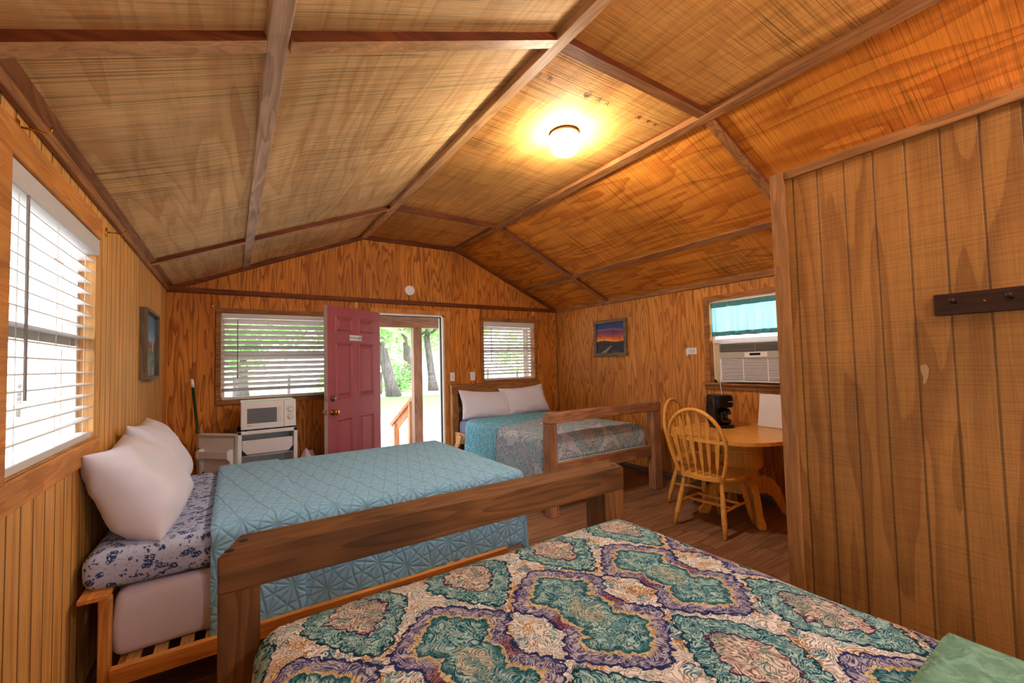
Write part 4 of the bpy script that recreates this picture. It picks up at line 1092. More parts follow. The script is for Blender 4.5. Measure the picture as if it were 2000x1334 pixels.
def sunset(u, v):
    hz = 0.40 - 0.04 * abs(u - 0.3) + 0.02 * math.sin(u * 7)
    for pu, p0, p1 in ((0.14, 0.30, 0.58), (0.277, 0.34, 0.5), (0.634, 0.28, 0.74), (0.83, 0.32, 0.55)):
        if p0 < v < p1 and (abs(u - pu) < 0.006 or (p1 - 0.03 < v < p1 - 0.012 and abs(u - pu) < 0.032)): return srgb(40, 22, 30)
    if v < hz:
        hill = 0.30 + 0.05 * math.sin(u * 4 + 1)
        c = lerp(srgb(74, 40, 44), srgb(38, 34, 48), min(1, max(0, (hz - v) / 0.15)))
        if v < 0.24:
            rc = 0.35 + (0.24 - v) * 0.6 - 0.3 * (1 - v * 3)
            x = (u - (0.55 - (0.24 - v) * 1.3)) / (0.03 + (0.24 - v) * 0.35)
            if abs(x) < 1: c = srgb(120, 112, 112)
            if abs(x) < 0.12: c = srgb(196, 180, 150)
            if abs(x) >= 1 and n3(u * 9, v * 12, 0) > 0.25: c = srgb(60, 66, 70)
        return c
    t = (v - hz) / (1 - hz) + 0.07 * n3(u * 2.5, v * 8, 2) + 0.04 * (u - 0.5)
    return grad([(0, srgb(246, 176, 54)), (0.12, srgb(238, 132, 40)), (0.28, srgb(196, 74, 54)), (0.42, srgb(132, 66, 94)), (0.55, srgb(64, 66, 120)), (0.62, srgb(160, 86, 100)), (0.72, srgb(48, 66, 128)), (1.1, srgb(28, 50, 110))], max(0, t))
obj('canvas', paint('c', sunset, 128, 100, lambda u, v: (XR - 0.012, 4.34 - 0.505 * u, 1.495 + 0.405 * v)), M['canvas'], pic)
bm = BM(); obox(bm, (XR - 0.003, 2.875, 1.478), (0, 1, 0), (0, 0, 1), (1, 0, 0), 0.062, 0.036, 0.002)
nt_ = thing('wall_note', 'small white notice card on the wall left of the air conditioner', 'notice', (XR, 2.875, 1.44))
obj('card', bm, M['paper'], nt_)
bm = BM()
for i in range(4): box(bm, XR - 0.0058, XR - 0.005, 2.835, 2.915 - 0.01 * (i % 2), 1.492 - i * 0.010, 1.4945 - i * 0.010)
obj('printed_lines', bm, M['grey'], nt_)
bm = BM(); prism(bm, [(0, 0), (0.018, 0.004), (0.02, 0.06), (0.012, 0.085), (0.0, 0.08), (-0.01, 0.05), (-0.008, 0.015)], (XR - 0.0006, 2.93, 1.425), (0, 1, 0), (0, 0, 1), 0.0008); obj('torn_tape', bm, M['paper'], nt_)

ac = thing('air_conditioner', 'white window air conditioner in the right wall window', 'air conditioner', (XR, 2.14, 1.137))
bm = BM(); box(bm, XR - 0.10, XR + 0.28, 1.765, 2.50, 1.15, 1.545, 0.012, 2); obj('housing', bm, M['white_plastic'], ac)
bm = BM(); box(bm, XR - 0.106, XR - 0.099, 1.775, 2.488, 1.452, 1.535, 0.002); 
obj('vent_recess', bm, M['dark_grille'], ac)
bm = BM()
for i in range(6): obox(bm, (XR - 0.109, 2.13, 1.463 + i * 0.0125), (0, 1, 0), (0.8, 0, 0.6), (-0.6, 0, 0.8), 0.35, 0.006, 0.0012)
for y in (1.78, 2.13, 2.482): box(bm, XR - 0.114, XR - 0.104, y - 0.006, y + 0.006, 1.452, 1.535)
obj('vent_louvres', bm, M['grey'], ac)
bm = BM(); box(bm, XR - 0.110, XR - 0.099, 1.772, 2.49, 1.385, 1.450, 0.003); obj('control_band', bm, M['grey_plastic'], ac)
bm = BM(); box(bm, XR - 0.112, XR - 0.1095, 2.02, 2.235, 1.395, 1.442, 0.0008); obj('control_panel', bm, M['white_plastic'], ac)
bm = BM(); box(bm, XR - 0.114, XR - 0.1118, 2.085, 2.185, 1.412, 1.434, 0.0005); obj('display', bm, M['black_plastic'], ac)
bm = BM(); box(bm, XR - 0.108, XR - 0.099, 1.785, 2.48, 1.172, 1.378, 0.002); obj('grille_back', bm, M['dark_grille'], ac)
bm = BM()
for i in range(17): box(bm, XR - 0.113, XR - 0.107, 1.79, 2.475, 1.178 + i * 0.0118, 1.178 + i * 0.0118 + 0.0062)
for y in (1.79, 2.02, 2.25, 2.475): box(bm, XR - 0.114, XR - 0.107, y - 0.004, y + 0.004, 1.172, 1.378)
obj('front_grille', bm, M['white_plastic'], ac)
bm = BM()
for i in range(14):
    y = 2.50 + i * 0.0088; prism(bm, [(y, 0), (y + 0.0044, 0.008), (y + 0.0088, 0)], (XR + 0.05, 0, 1.150), (0, 1, 0), (-1, 0, 0), 0.40)
for v in bm.verts:
    v.co.z = 1.15 + abs(v.co.z - 1.15)
box(bm, XR + 0.045, XR + 0.06, 2.50, 2.63, 1.15, 1.55)
obj('accordion_panel', bm, M['cream'], ac)
bm = BM(); box(bm, XR + 0.02, XR + 0.06, 1.72, 2.64, 1.55, 1.592, 0.003); obj('mounting_rail', bm, M['white_plastic'], ac)
bm = BM(); tube(bm, [(XR - 0.06, 2.497, 1.25), (XR - 0.075, 2.507, 1.20), (XR - 0.085, 2.51, 1.12), (XR - 0.05, 2.515, 1.0), (XR - 0.03, 2.53, 0.88), (XR - 0.02, 2.53, 0.6), (XR - 0.02, 2.53, 0.40)], 0.004, 6); obj('power_cord', bm, M['white_plastic'], ac, True)

cv = thing('valance_curtain', 'sheer teal valance curtain above the air conditioner', 'curtain', (XR, 2.18, 1.62))
def cloth_strip(z0, z1, amp, off, y0=1.715, y1=2.645, nz=10, ny=120, flare=0.0):
    bm = BM(); g = []
    for j in range(nz + 1):
        z = z0 + (z1 - z0) * j / nz; row = []
        for i in range(ny + 1):
            y = y0 + (y1 - y0) * i / ny
            w = amp * (math.sin(i * 0.62 + 1.2 * n3(i * 0.06, 0, 1) * 3) * 0.7 + n3(i * 0.11, j * 0.08, 4)) * (0.45 + 0.55 * (1 - j / nz))
            row.append(bm.verts.new((XR + 0.018 + off - w, y, z + 0.004 * n3(i * 0.09, 7, 0))))
        g.append(row)
    for j in range(nz):
        for i in range(ny): bm.faces.new((g[j][i], g[j][i + 1], g[j + 1][i + 1], g[j + 1][i]))
    return bm
obj('sheer_panel', cloth_strip(1.645, 1.95, 0.020, 0.0), M['curtain'], cv, True)
o = obj('header', cloth_strip(1.925, 1.982, 0.010, -0.003, nz=4), M['curtain_hem'], cv, True); solid(o, 0.002)
o = obj('hem', cloth_strip(1.622, 1.668, 0.020, -0.002, nz=4), M['curtain_hem'], cv, True); solid(o, 0.002)
bm = BM(); tube(bm, [(XR + 0.012, W4[0] + .002, 1.985), (XR + 0.012, W4[1] - 0.002, 1.985)], 0.009, 10); obj('curtain_rod', bm, M['white_plastic'], cv, True)

# ================================================================== LEFT WALL PICTURE
lp_ = thing('framed_picture', 'landscape picture in a deep grey wooden box frame on the left wall', 'picture', (XL, 4.1, 1.345))
obj('picture_frame', frame_bm('x', XL, 0.045, 3.82, 4.40, 1.345, 1.845, 0.022), GREYW[2], lp_)
def village(u, v):
    nn = n3(u * 7, v * 7, 4)
    if v > 0.55: return grad([(0.55, srgb(150, 176, 196)), (0.75, srgb(84, 132, 172)), (1.0, srgb(60, 108, 150))], v + 0.08 * nn)
    if v > 0.40: return srgb(206, 164, 132) if nn > -0.1 and u < 0.85 else srgb(110, 84, 80)
    if v > 0.30: return srgb(86, 128, 104)
    return lerp(srgb(150, 164, 156), srgb(104, 118, 112), min(1, max(0, 0.5 + nn * 2)))
obj('canvas', paint('c', village, 40, 40, lambda u, v: (XL + 0.018, 3.842 + 0.536 * u, 1.367 + 0.456 * v)), M['canvas'], lp_)

# ================================================================== PARTITION PEG RAIL
pr_ = thing('peg_rail', 'dark walnut peg rail mounted on the partition wall', 'peg rail', (XP, 0.05, 1.536))
bm = BM(); box(bm, XP - 0.016, XP, -0.36, 0.459, 1.536, 1.6145, 0.002); obj('rail_board', bm, DARKW[1], pr_)
for y in (0.403, 0.269, 0.135, 0.0, -0.135, -0.27):
    bm = BM(); lathe(bm, [(0.006, 0), (0.0045, 0.022), (0.005, 0.032), (0.0092, 0.038), (0.0092, 0.044), (0.006, 0.048), (0, 0.049)], (XP - 0.015, y, 1.580), (-1, 0, 0.12), 16); obj('peg', bm, DARKW[0], pr_, True)
for y in (0.330, -0.2):
    bm = BM(); lathe(bm, [(0, 0), (0.004, 0), (0.0035, 0.002), (0, 0.002)], (XP - 0.016, y, 1.577), (-1, 0, 0), 12); obj('screw', bm, M['brass'], pr_)

# ================================================================== BACK WALL FITTINGS
bm = BM(); lathe(bm, [(0.0, 0), (0.062, 0), (0.066, 0.008), (0.064, 0.026), (0.054, 0.034), (0.0, 0.036)], (0, 0, 0), (0, -1, 0), 32)
for v in bm.verts: v.co += Vector((1.888, YB, 2.345))
sd = thing('smoke_detector', 'round white smoke detector on the gable above the doorway', 'smoke detector', (1.888, YB, 2.28))
obj('detector_body', bm, M['white_plastic'], sd, True, auto=40)
for dx, dz in ((-0.02, 0.01), (0.0, -0.03)):
    bm = BM(); lathe(bm, [(0, 0), (0.004, 0), (0.004, 0.002), (0, 0.002)], (1.888 + dx, YB - 0.0355, 2.345 + dz), (0, -1, 0), 10)
    obj('indicator', bm, M['grey'], sd)
for x, z, lab in ((2.468, 1.226, 'white light switch plate beside the door frame'), (2.775, 1.222, 'white light switch plate beside the far bed window')):
    sw = thing('light_switch', lab, 'light switch', (x, YB, z - 0.06), group='white light switches by the doorway')
    bm = BM(); box(bm, x - 0.036, x + 0.036, YB - 0.006, YB, z - 0.058, z + 0.058, 0.003); obj('switch_plate', bm, M['white_plastic'], sw)
    bm = BM(); obox(bm, (x, YB - 0.010, z + 0.003), (1, 0, 0), (0, 0.8, 0.6), (0, -0.6, 0.8), 0.005, 0.006, 0.010); obj('toggle', bm, M['cream'], sw)

# ================================================================== FRIDGE, MICROWAVE, BROOM, BAG
fr = thing('mini_fridge', 'white mini fridge standing open below the microwave', 'fridge', (0.30, 4.97, 0))
fx0, fx1, fy0, fy1, fzt = 0.045, 0.548, 4.75, 5.19, 0.815
bm = BM()
box(bm, fx0, fx0 + 0.035, fy0, fy1, 0.02, fzt, 0.004); box(bm, fx1 - 0.035, fx1, fy0, fy1, 0.02, fzt, 0.004)
box(bm, fx0, fx1, fy0, fy1, fzt - 0.035, fzt, 0.004); box(bm, fx0, fx1, fy0, fy1, 0.02, 0.09, 0.004); box(bm, fx0 + .03, fx1 - .03, fy1 - 0.05, fy1, 0.08, fzt - .03)
obj('cabinet', bm, M['white_plastic'], fr)
bm = BM(); prism(bm, [(fx0 + 0.05, 0.62), (fx0 + 0.075, 0.595), (fx1 - 0.06, 0.595), (fx1 - 0.04, 0.63), (fx1 - 0.04, 0.725), (fx0 + 0.04, 0.725), (fx0 + 0.04, 0.63)], (0, fy0 + 0.045, 0), (1, 0, 0), (0, 0, 1), 0.025); obj('freezer_flap', bm, M['fridge_in'], fr)
bm = BM(); box(bm, fx0 + 0.035, fx1 - 0.035, fy0 + 0.05, fy1 - 0.06, 0.565, 0.585, 0.003); obj('freezer_tray', bm, M['fridge_in'], fr)
for px, sg in ((fx0 + 0.037, 1), (fx1 - 0.037, -1)):
    bm = BM(); prism(bm, [(px, 0.588), (px + 0.045 * sg, 0.588), (px, 0.64)], (0, fy0 + 0.022, 0), (1, 0, 0), (0, 0, 1), 0.02 ); obj('flap_latch', bm, M['black'], fr)
bm = BM(); box(bm, fx0 + 0.035, fx1 - 0.035, fy0 + 0.06, fy1 - 0.06, 0.34, 0.35); obj('shelf', bm, M['grey_plastic'], fr)
# open door, hinged at the front left corner and swung back past the cabinet
dd = Vector((-0.335, 0.34, 0)).normalized(); dn = Vector((-dd.y, dd.x, 0))     # dn: towards outside face
if dn.y < 0: dn = -dn
hg = Vector((fx0 + 0.0, fy0 - 0.012, 0)); zz = Vector((0, 0, 1)); DWf = 0.45
def FP(a, n, z): return hg + dd * a + dn * n + zz * z
bm = BM(); obox(bm, FP(DWf / 2, 0.022, 0.445), dd, dn, zz, DWf / 2, 0.022, 0.345, 0.006); fd = obj('fridge_door', bm, M['white_plastic'], fr)
bm = BM(); obox(bm, FP(DWf / 2, -0.004, 0.445), dd, dn, zz, DWf / 2 - 0.03, 0.006, 0.315, 0.003); obj('door_liner', bm, M['fridge_in'], fd)
bm = BM()
for a, b, c, d in ((0.012, 0.026, 0.115, 0.775), (DWf - 0.026, DWf - 0.012, 0.115, 0.775)): obox(bm, FP((a + b) / 2, -0.004, (c + d) / 2), dd, dn, zz, (b - a) / 2, 0.007, (d - c) / 2, 0.003)
obox(bm, FP(DWf / 2, -0.004, 0.775), dd, dn, zz, DWf / 2 - 0.012, 0.007, 0.007, 0.003)
obj('door_gasket', bm, M['grey_plastic'], fd)
for a in (0.055, DWf - 0.07):
    bm = BM(); prism(bm, [(-0.01, 0.15), (-0.075, 0.17), (-0.075, 0.30), (-0.04, 0.34), (-0.04, 0.55), (-0.07, 0.58), (-0.07, 0.64), (-0.05, 0.66), (-0.01, 0.66)], FP(a, 0, 0), dn, zz, 0.016); obj('door_bracket', bm, M['white_plastic'], fd)
for z in (0.17, 0.585):
    bm = BM(); obox(bm, FP(DWf / 2, -0.066, z + 0.03), dd, dn, zz, DWf / 2 - 0.06, 0.003, 0.03, 0.001); obox(bm, FP(DWf / 2, -0.035, z), dd, dn, zz, DWf / 2 - 0.06, 0.032, 0.003, 0.001); obj('door_shelf', bm, M['fridge_in'], fd)

mw = thing('microwave', 'white microwave oven sitting on top of the mini fridge', 'microwave', (0.30, 4.89, fzt))
mx0, mx1, my0, my1, mz0, mz1 = 0.072, 0.532, 4.735, 5.06, fzt + 0.015, 1.09
bm = BM(); box(bm, mx0, mx1, my0 + 0.012, my1, mz0, mz1, 0.006); obj('oven_body', bm, M['white_plastic'], mw)
bm = BM(); box(bm, mx0, mx1 - 0.105, my0, my0 + 0.014, mz0, mz1, 0.004); md = obj('oven_door', bm, M['white_plastic'], mw)
bm = BM(); box(bm, mx0 + 0.05, mx1 - 0.165, my0 - 0.0015, my0 + 0.002, mz0 + 0.055, mz1 - 0.065); obj('door_window', bm, M['mw_glass'], md)
bm = BM(); box(bm, mx1 - 0.155, mx1 - 0.125, my0 - 0.003, my0 + 0.002, mz0 + 0.05, mz1 - 0.06, 0.002); obj('handle_recess', bm, M['white_paint'], md)
bm = BM(); box(bm, mx0 + 0.05, mx0 + 0.085, my0 - 0.001, my0 + 0.001, mz0 + 0.03, mz0 + 0.035); obj('logo_strip', bm, M['grey'], md)
bm = BM(); box(bm, mx1 - 0.102, mx1, my0, my0 + 0.014, mz0, mz1, 0.004); cp_ = obj('control_panel', bm, M['white_plastic'], mw)
for z in (mz0 + 0.095, mz0 + 0.165):
    bm = BM(); lathe(bm, [(0, 0), (0.026, 0), (0.026, 0.003), (0.021, 0.004), (0.019, 0.016), (0, 0.017)], (mx1 - 0.047, my0, z), (0, -1, 0), 24); k_ = obj('dial', bm, M['white_paint'], cp_, True, auto=40)
    bm = BM(); tube(bm, [(mx1 - 0.047 + 0.0265 * math.cos(2 * PI * k / 24), my0 - 0.001, z + 0.0265 * math.sin(2 * PI * k / 24)) for k in range(24)], 0.0014, 5, closed=True)
    for k in range(9):
        a = 0.3 + k * 0.62; box(bm, mx1 - 0.047 + 0.035 * math.cos(a) - 0.0015, mx1 - 0.047 + 0.035 * math.cos(a) + 0.0015, my0 - 0.001, my0, z + 0.035 * math.sin(a) - 0.0015, z + 0.035 * math.sin(a) + 0.0015)
    obj('dial_marking', bm, M['grey'], cp_)
for x in (mx0 + 0.04, mx1 - 0.04):
    for y in (my0 + 0.05, my1 - 0.05):
        bm = BM(); lathe(bm, [(0.012, 0), (0.014, 0.017)], (x, y, fzt - 0.0005), (0, 0, 1), 12); obj('foot', bm, M['black'], mw)

br = thing('broom', 'green handled broom leaning in the far left corner', 'broom', (-0.20, 4.93, 0))
bm = BM(); p0, p1 = Vector((-0.205, 4.945, 0.22)), Vector((-0.322, 5.18, 1.315)); dv = (p1 - p0).normalized()
tube(bm, [p0, p1 - dv * 0.085], 0.0125, 10); obj('handle', bm, M['broom_green'], br, True)
bm = BM(); tube(bm, [p1 - dv * 0.085, p1 - dv * 0.01, p1], [0.0145, 0.0145, 0.008], 10); obj('grip_cap', bm, M['white_plastic'], br, True)
bm = BM(); prism(bm, [(-0.05, 0.22), (0.05, 0.22), (0.14, 0.04), (0.15, 0.0), (-0.15, 0.0), (-0.14, 0.04)], (-0.205, 4.93, 0.0), (0.9, -0.43, 0), (0, 0, 1), 0.03); obj('bristles', bm, M['bristle'], br)
# crumpled liner beside the door
bm = BM(); bmesh.ops.create_uvsphere(bm, u_segments=28, v_segments=18, radius=1.0)
for v in bm.verts:
    c = v.co.copy(); r = 1 + 0.16 * n3(c.x * 2, c.y * 2, c.z * 2) + 0.08 * n3(c.x * 6, c.y * 6, c.z * 6)
    v.co = Vector((0.66 + c.x * 0.11 * r, 4.95 + c.y * 0.11 * r, 0.272 + c.z * 0.27 * (r if c.z > 0 else 1)))
one('bin_bag', 'pale plastic bag standing half hidden beside the open red door', 'bag', bm, M['bagm'], smooth=True)

# ================================================================== CEILING LIGHTS
def lamp(label, x, y, strength, grp, col=(1.0, 0.87, 0.68, 1)):
    t = thing('ceiling_light', label, 'ceiling light', (x, y, ZF - 0.12), group=grp)
    zc = ZF - 0.012
    bm = BM(); lathe(bm, [(0.0, 0.0), (0.100, 0.0), (0.103, -0.012), (0.098, -0.020), (0.088, -0.030), (0.0, -0.030)], (x, y, zc), (0, 0, 1), 36); obj('lamp_base', bm, M['lamp_base'], t, True, auto=40)
    bm = BM(); lathe(bm, [(0.084, -0.030), (0.090, -0.045), (0.094, -0.06), (0.094, -0.10), (0.088, -0.122), (0.070, -0.132), (0.0, -0.136)], (x, y, zc), (0, 0, 1), 36)
    obj('lamp_shade', bm, emis('lit_glass_%d' % int(strength), col, strength), t, True, auto=60)
lamp('lit white drum ceiling light on the flat strip of ceiling', 1.925, 2.205, 190.0, None)
lamp('added unseen fill light in a drum fitting over the foreground bed', 1.70, -0.75, 150.0, None, (1.0, 0.97, 0.93, 1))  # unseen lamp, added to fill the near half of the room

vl = thing('vanity_light', 'lit round globe wall light high on the bathroom side of the right wall', 'wall light', (XR, 0.15, 2.0))
bm = BM(); lathe(bm, [(0, 0), (0.06, 0), (0.06, 0.015), (0.03, 0.03), (0.03, 0.06), (0, 0.06)], (XR, 0.15, 2.03), (-1, 0, 0), 24); obj('wall_plate', bm, M['brass'], vl, True, auto=40)
bm = BM(); lathe(bm, [(0.03, 0.06), (0.06, 0.075), (0.08, 0.11), (0.08, 0.14), (0.06, 0.175), (0.03, 0.19), (0, 0.193)], (XR, 0.15, 2.03), (-1, 0, 0), 24); obj('lamp_globe', bm, emis('lit_globe', (1.0, 0.86, 0.55, 1), 240.0), vl, True)

# ================================================================== OUTSIDE
def ground_mat():
    m = Mat('grass_and_gravel'); x, y, z = m.coords()
    n = m.noise(m.vec(x, y, 0.0), 0.8, 5.0, 0.6); f = m.noise(m.vec(x, y, 0.0), 22.0, 4.0, 0.7)
    grass = m.mix(m.maprange(f, 0.3, 0.7), srgb(104, 152, 96), srgb(164, 198, 142))
    grav = m.mix(m.maprange(f, 0.3, 0.7), srgb(186, 180, 174), srgb(228, 224, 220))
    e = m.maprange(y + (n - 0.5) * 7.0, 16.2, 17.2)
    d2 = m.maprange(y + (n - 0.5) * 5.0, 24.5, 25.5)
    c = m.mix(e, grav, grass); c = m.mix(d2, c, srgb(206, 210, 186))
    m.base(c).rough(0.95).set(Specular_IOR_Level=0.05); m.bump(f, 0.3, 0.02); return m.mat
bm = BM()
g = []
for j in range(41):
    g.append([bm.verts.new((-50 + 3.0 * i, -40 + 3.2 * j, -0.5 + 0.08 * n3(i * .3, j * .3, 0))) for i in range(41)])
for j in range(40):
    for i in range(40): bm.faces.new((g[j][i], g[j][i + 1], g[j + 1][i + 1], g[j + 1][i]))
o = obj('ground', bm, ground_mat(), origin=False, smooth=True); o['kind'] = 'structure'
bm = BM()
for i in range(11): box(bm, -1.2, 5.2, YB + T + 0.02 + i * 0.142, YB + T + 0.155 + i * 0.142, -0.06, -0.02, 0.003)
for x in (-1.0, 0.8, 2.55, 5.0): box(bm, x - 0.05, x + 0.05, YB + 0.2, YB + 0.3, -0.55, -0.06); box(bm, x - 0.05, x + 0.05, 6.7, 6.8, -0.55, -0.06)
o = obj('porch_floor', bm, PORCH[0], origin=False); o['kind'] = 'structure'
bm = BM(); prism(bm, [(YB + T, 2.55), (7.35, 2.16), (7.35, 2.20), (YB + T, 2.60)], (-1.4, 0, 0), (0, 1, 0), (0, 0, 1), 6.8); o = obj('porch_roof', bm, PORCH[0], origin=False); o['kind'] = 'structure'
one('porch_beam', 'horizontal timber porch beam seen through the top of the doorway', 'beam', box(BM(), -1.3, 5.3, 6.66, 6.78, 2.0, 2.17, 0.004), PORCH[0])
for x, lab in ((2.535, 'square timber porch post standing in the open doorway view'), (4.78, 'square timber porch post seen through the far bed window')):
    one('porch_post', lab, 'post', box(BM(), x - 0.072, x + 0.072, 6.655, 6.785, -0.02, 1.999, 0.005), PORCH[2], 'porch posts')
sr = thing('stair_railing', 'pale pine stair handrail sloping down from the porch', 'handrail', (2.42, 6.95, -0.5))
ud = Vector((2.29, 7.02, 0)) ; 
for p, z1 in ((Vector((2.475, 6.86, 0)), 0.80), (Vector((2.30, 7.10, 0)), 0.42)):
    bm = BM(); box(bm, p.x - 0.044, p.x + 0.044, p.y - 0.044, p.y + 0.044, -0.55, z1, 0.004); obj('baluster_post', bm, RAILP[2], sr)
bm = BM(); bar(bm, (2.51, 6.81, 0.86), (2.255, 7.16, 0.40), 0.10, 0.04, (0, 0, 1), 0.004); obj('handrail', bm, RAILP[1], sr)
bm = BM(); bar(bm, (2.49, 6.84, 0.72), (2.285, 7.12, 0.34), 0.04, 0.10, (0, 0, 1), 0.004); obj('skirt_rail', bm, RAILP[1], sr)

def leafmat(name, a, b):
    m = Mat(name); x, y, z = m.coords(); n = m.noise(m.vec(x, y, z), 1.6, 4.0, 0.7)
    c = m.mix(m.maprange(n, 0.35, 0.65), a, b)
    d = m.node('ShaderNodeBsdfTranslucent'); df = m.node('ShaderNodeBsdfDiffuse'); mx = m.node('ShaderNodeMixShader'); mx.inputs[0].default_value = 0.45
    for q in (d, df): m.put(q.inputs[0], c)
    m.nt.links.new(df.outputs[0], mx.inputs[1]); m.nt.links.new(d.outputs[0], mx.inputs[2]); m.nt.links.new(mx.outputs[0], m.out.inputs[0]); return m.mat
LEAF = [leafmat('leaf_bright', srgb(150, 200, 120), srgb(214, 236, 190)), leafmat('leaf_mid', srgb(140, 192, 118), srgb(206, 230, 180))]
BARK = timber('bark', srgb(124, 112, 116), srgb(84, 74, 80), axis=2, scale=0.4, knots=0.2)
def tree(label, x, y, h, tr, crown, nleaf, lean=0.0, leaf=0, seed=1, low=0.35, ls=0.28):
    rng = random.Random(seed)
    t = thing('tree', label, 'tree', (x, y, -0.52), group='trees beyond the porch')
    bm = BM(); pts, rs = [], []
    for i in range(9):
        f = i / 8; pts.append((lean * f * h * 0.6 + 0.15 * tr * math.sin(f * 5), 0.1 * math.sin(f * 3), f * h * 0.62)); rs.append(tr * (1.35 if i == 0 else 1.0) * (1 - 0.55 * f))
    tube(bm, pts, rs, 14)
    for k in range(9):
        a = rng.uniform(0, 2 * PI); f = rng.uniform(0.45, 1.0); b = Vector(pts[int(f * 8)]); L = crown * rng.uniform(0.6, 1.0)
        e = b + Vector((math.cos(a) * L, math.sin(a) * L, rng.uniform(-0.1, 0.6) * L)); m1 = (b + e) / 2 + Vector((0, 0, 0.15 * L))
        tube(bm, [b, m1, e], [tr * 0.35, tr * 0.2, tr * 0.06], 8)
    obj('trunk', bm, BARK, t, True, True)
    bm = BM(); cz = h * 0.66
    for c in range(34):
        a = rng.uniform(0, 2 * PI); rr = crown * math.sqrt(rng.random()); zz_ = cz + rng.uniform(-low, 0.42) * h
        cc = Vector((lean * h * 0.5 + rr * math.cos(a), rr * math.sin(a), zz_)); R = crown * rng.uniform(0.22, 0.42)
        for q in range(nleaf // 34):
            d = Vector((rng.gauss(0, 1), rng.gauss(0, 1), rng.gauss(0, 0.8))).normalized() * R * rng.random() ** 0.4
            p = cc + d; u = Vector((rng.gauss(0, 1), rng.gauss(0, 1), rng.gauss(0, 1))).normalized(); w = u.orthogonal().normalized(); s = ls * rng.uniform(0.6, 1.2)
            bm.faces.new([bm.verts.new(p + u * s), bm.verts.new(p + w * s * 0.5), bm.verts.new(p - u * s), bm.verts.new(p - w * s * 0.5)])
    obj('foliage', bm, LEAF[leaf], t, local=True)
tree('big leaning tree with thick grey trunk seen through the doorway', 8.1, 25.3, 13.0, 0.36, 4.6, 8000, lean=-0.26, leaf=0, seed=3, low=0.36)
tree('second tree with grey trunk right of the porch post', 12.0, 28.6, 12.5, 0.30, 4.0, 7000, lean=-0.12, leaf=0, seed=5, low=0.40)
tree('round tree beyond the field behind the window with the microwave', 0.5, 31.0, 12.0, 0.35, 4.6, 5000, leaf=1, seed=12, low=0.52)
tree('leafy tree beyond the field seen through the far bed window', 21.5, 28.0, 13.0, 0.4, 4.8, 6000, leaf=0, seed=13, low=0.5)
tree('broad tree far behind the two grey trunks', 15.5, 44.0, 15.0, 0.5, 7.0, 7000, leaf=1, seed=14, low=0.5, ls=0.4)
def bush(label, x, y, r, h, seed):
    rng = random.Random(seed); t = thing('bush', label, 'bush', (x, y, -0.52), group='bushes along the wire fence')
    bm = BM()
    for q in range(900):
        d = Vector((rng.gauss(0, 1), rng.gauss(0, 1), abs(rng.gauss(0, 1)))).normalized(); k = rng.random() ** 0.4; p = Vector((d.x * r * k, d.y * r * k, d.z * h * k + 0.05))
        u = Vector((rng.gauss(0, 1), rng.gauss(0, 1), rng.gauss(0, 1))).normalized(); w = u.orthogonal().normalized(); s = rng.uniform(0.08, 0.18)
        bm.faces.new([bm.verts.new(p + u * s), bm.verts.new(p + w * s * 0.6), bm.verts.new(p - u * s), bm.verts.new(p - w * s * 0.6)])
    obj('foliage', bm, LEAF[1], t, local=True)
    bm = BM()
    for k in range(5): a = k * 1.26; tube(bm, [(0.05 * math.cos(a), 0.05 * math.sin(a), 0), (r * 0.5 * math.cos(a), r * 0.5 * math.sin(a), h * 0.7)], [0.03, 0.01], 6)
    obj('stem', bm, BARK, t, True, True)
bush('green bush between the big trunk and the porch post', 9.9, 30.2, 1.3, 2.6, 21)
bush('green bush behind the fence left of the big trunk', 6.0, 30.4, 1.6, 2.4, 22)
bush('green bush right of the second grey trunk', 15.0, 30.4, 1.5, 2.2, 23)
fe = thing('wire_fence', 'wire fence with wooden posts running beyond the trees', 'fence', (8, 28.3, -0.5))
for i in range(13):
    x = -8 + i * 2.7; bm = BM(); tube(bm, [(x, 28.3, -0.6), (x + 0.03, 28.3, 0.95)], 0.075, 8); obj('fence_post', bm, BARK, fe, True)
bm = BM()
for z in (0.2, 0.55, 0.88): tube(bm, [(-9, 28.22, z), (8, 28.22, z - 0.03), (26, 28.22, z)], 0.012, 5)
obj('fence_wire', bm, M['grey'], fe)

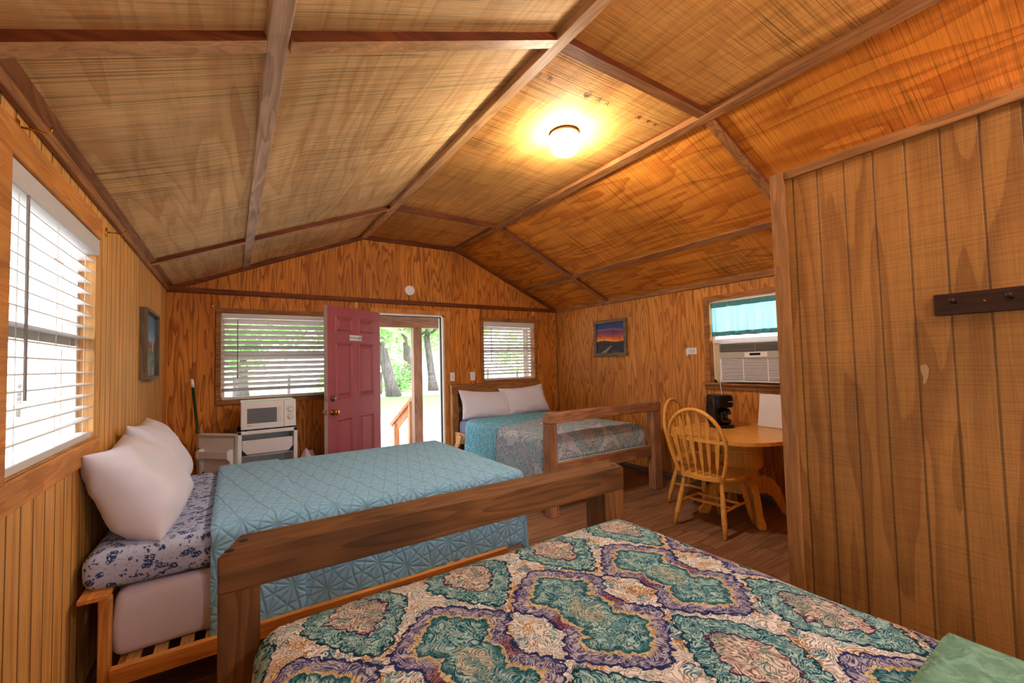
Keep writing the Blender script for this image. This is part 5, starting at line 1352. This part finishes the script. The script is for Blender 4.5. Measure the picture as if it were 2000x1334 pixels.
# ================================================================== LIGHT, WORLD, CAMERA
w = bpy.data.worlds.new('sky'); SC.world = w; w.use_nodes = True
nt = w.node_tree; bg = nt.nodes['Background']
sky = nt.nodes.new('ShaderNodeTexSky'); sky.sky_type = 'NISHITA'; sky.sun_disc = False; sky.sun_elevation = math.radians(58); sky.sun_rotation = math.radians(150)
sky.air_density = 1.0; sky.dust_density = 4.0; sky.ozone_density = 1.0
mixn = nt.nodes.new('ShaderNodeMix'); mixn.data_type = 'RGBA'; mixn.inputs[0].default_value = 0.75
mixn.inputs[7].default_value = (0.95, 0.98, 1.0, 1)
sc_ = nt.nodes.new('ShaderNodeVectorMath'); sc_.operation = 'SCALE'; sc_.inputs[3].default_value = 0.12
nt.links.new(sky.outputs[0], sc_.inputs[0]); nt.links.new(sc_.outputs[0], mixn.inputs[6]); nt.links.new(mixn.outputs[2], bg.inputs[0])
bg.inputs[1].default_value = 4.6
sl = bpy.data.lights.new('sun', 'SUN'); sl.energy = 3.6; sl.angle = math.radians(3); sl.color = (1.0, 0.95, 0.88)
so = bpy.data.objects.new('sun', sl); COL.objects.link(so); so.rotation_euler = (math.radians(32), 0, math.radians(200)); so.location = (0, 0, 12)

cam = bpy.data.cameras.new('camera'); co = bpy.data.objects.new('camera', cam); COL.objects.link(co); SC.camera = co
cam.sensor_width = 36.0; cam.lens = 833.82 * 36.0 / 2000.0; cam.shift_x = -0.83 / 2000; cam.shift_y = 4.69 / 2000; cam.clip_start = 0.02; cam.clip_end = 300
yaw, pitch, roll = 0.5821, 0.0424, -0.0245
r = Vector((math.cos(yaw), -math.sin(yaw), 0)); f = Vector((math.sin(yaw), math.cos(yaw), 0)); u = Vector((0, 0, 1))
f, u = f * math.cos(pitch) + u * math.sin(pitch), u * math.cos(pitch) - f * math.sin(pitch)
r, u = r * math.cos(roll) + u * math.sin(roll), u * math.cos(roll) - r * math.sin(roll)
co.matrix_world = Matrix(((r.x, u.x, -f.x, 0), (r.y, u.y, -f.y, 0), (r.z, u.z, -f.z, HC), (0, 0, 0, 1)))
SC.view_settings.view_transform = 'Standard'
SC.view_settings.exposure = 0.42
SC.view_settings.gamma = 1.0
SC.cycles.max_bounces = 6; SC.cycles.diffuse_bounces = 3; SC.cycles.glossy_bounces = 2; SC.cycles.transmission_bounces = 3; SC.cycles.transparent_max_bounces = 10
SC.cycles.use_adaptive_sampling = True; SC.cycles.adaptive_threshold = 0.10; SC.cycles.adaptive_min_samples = 16
SC.cycles.sample_clamp_indirect = 6.0
SC.cycles.use_denoising = True
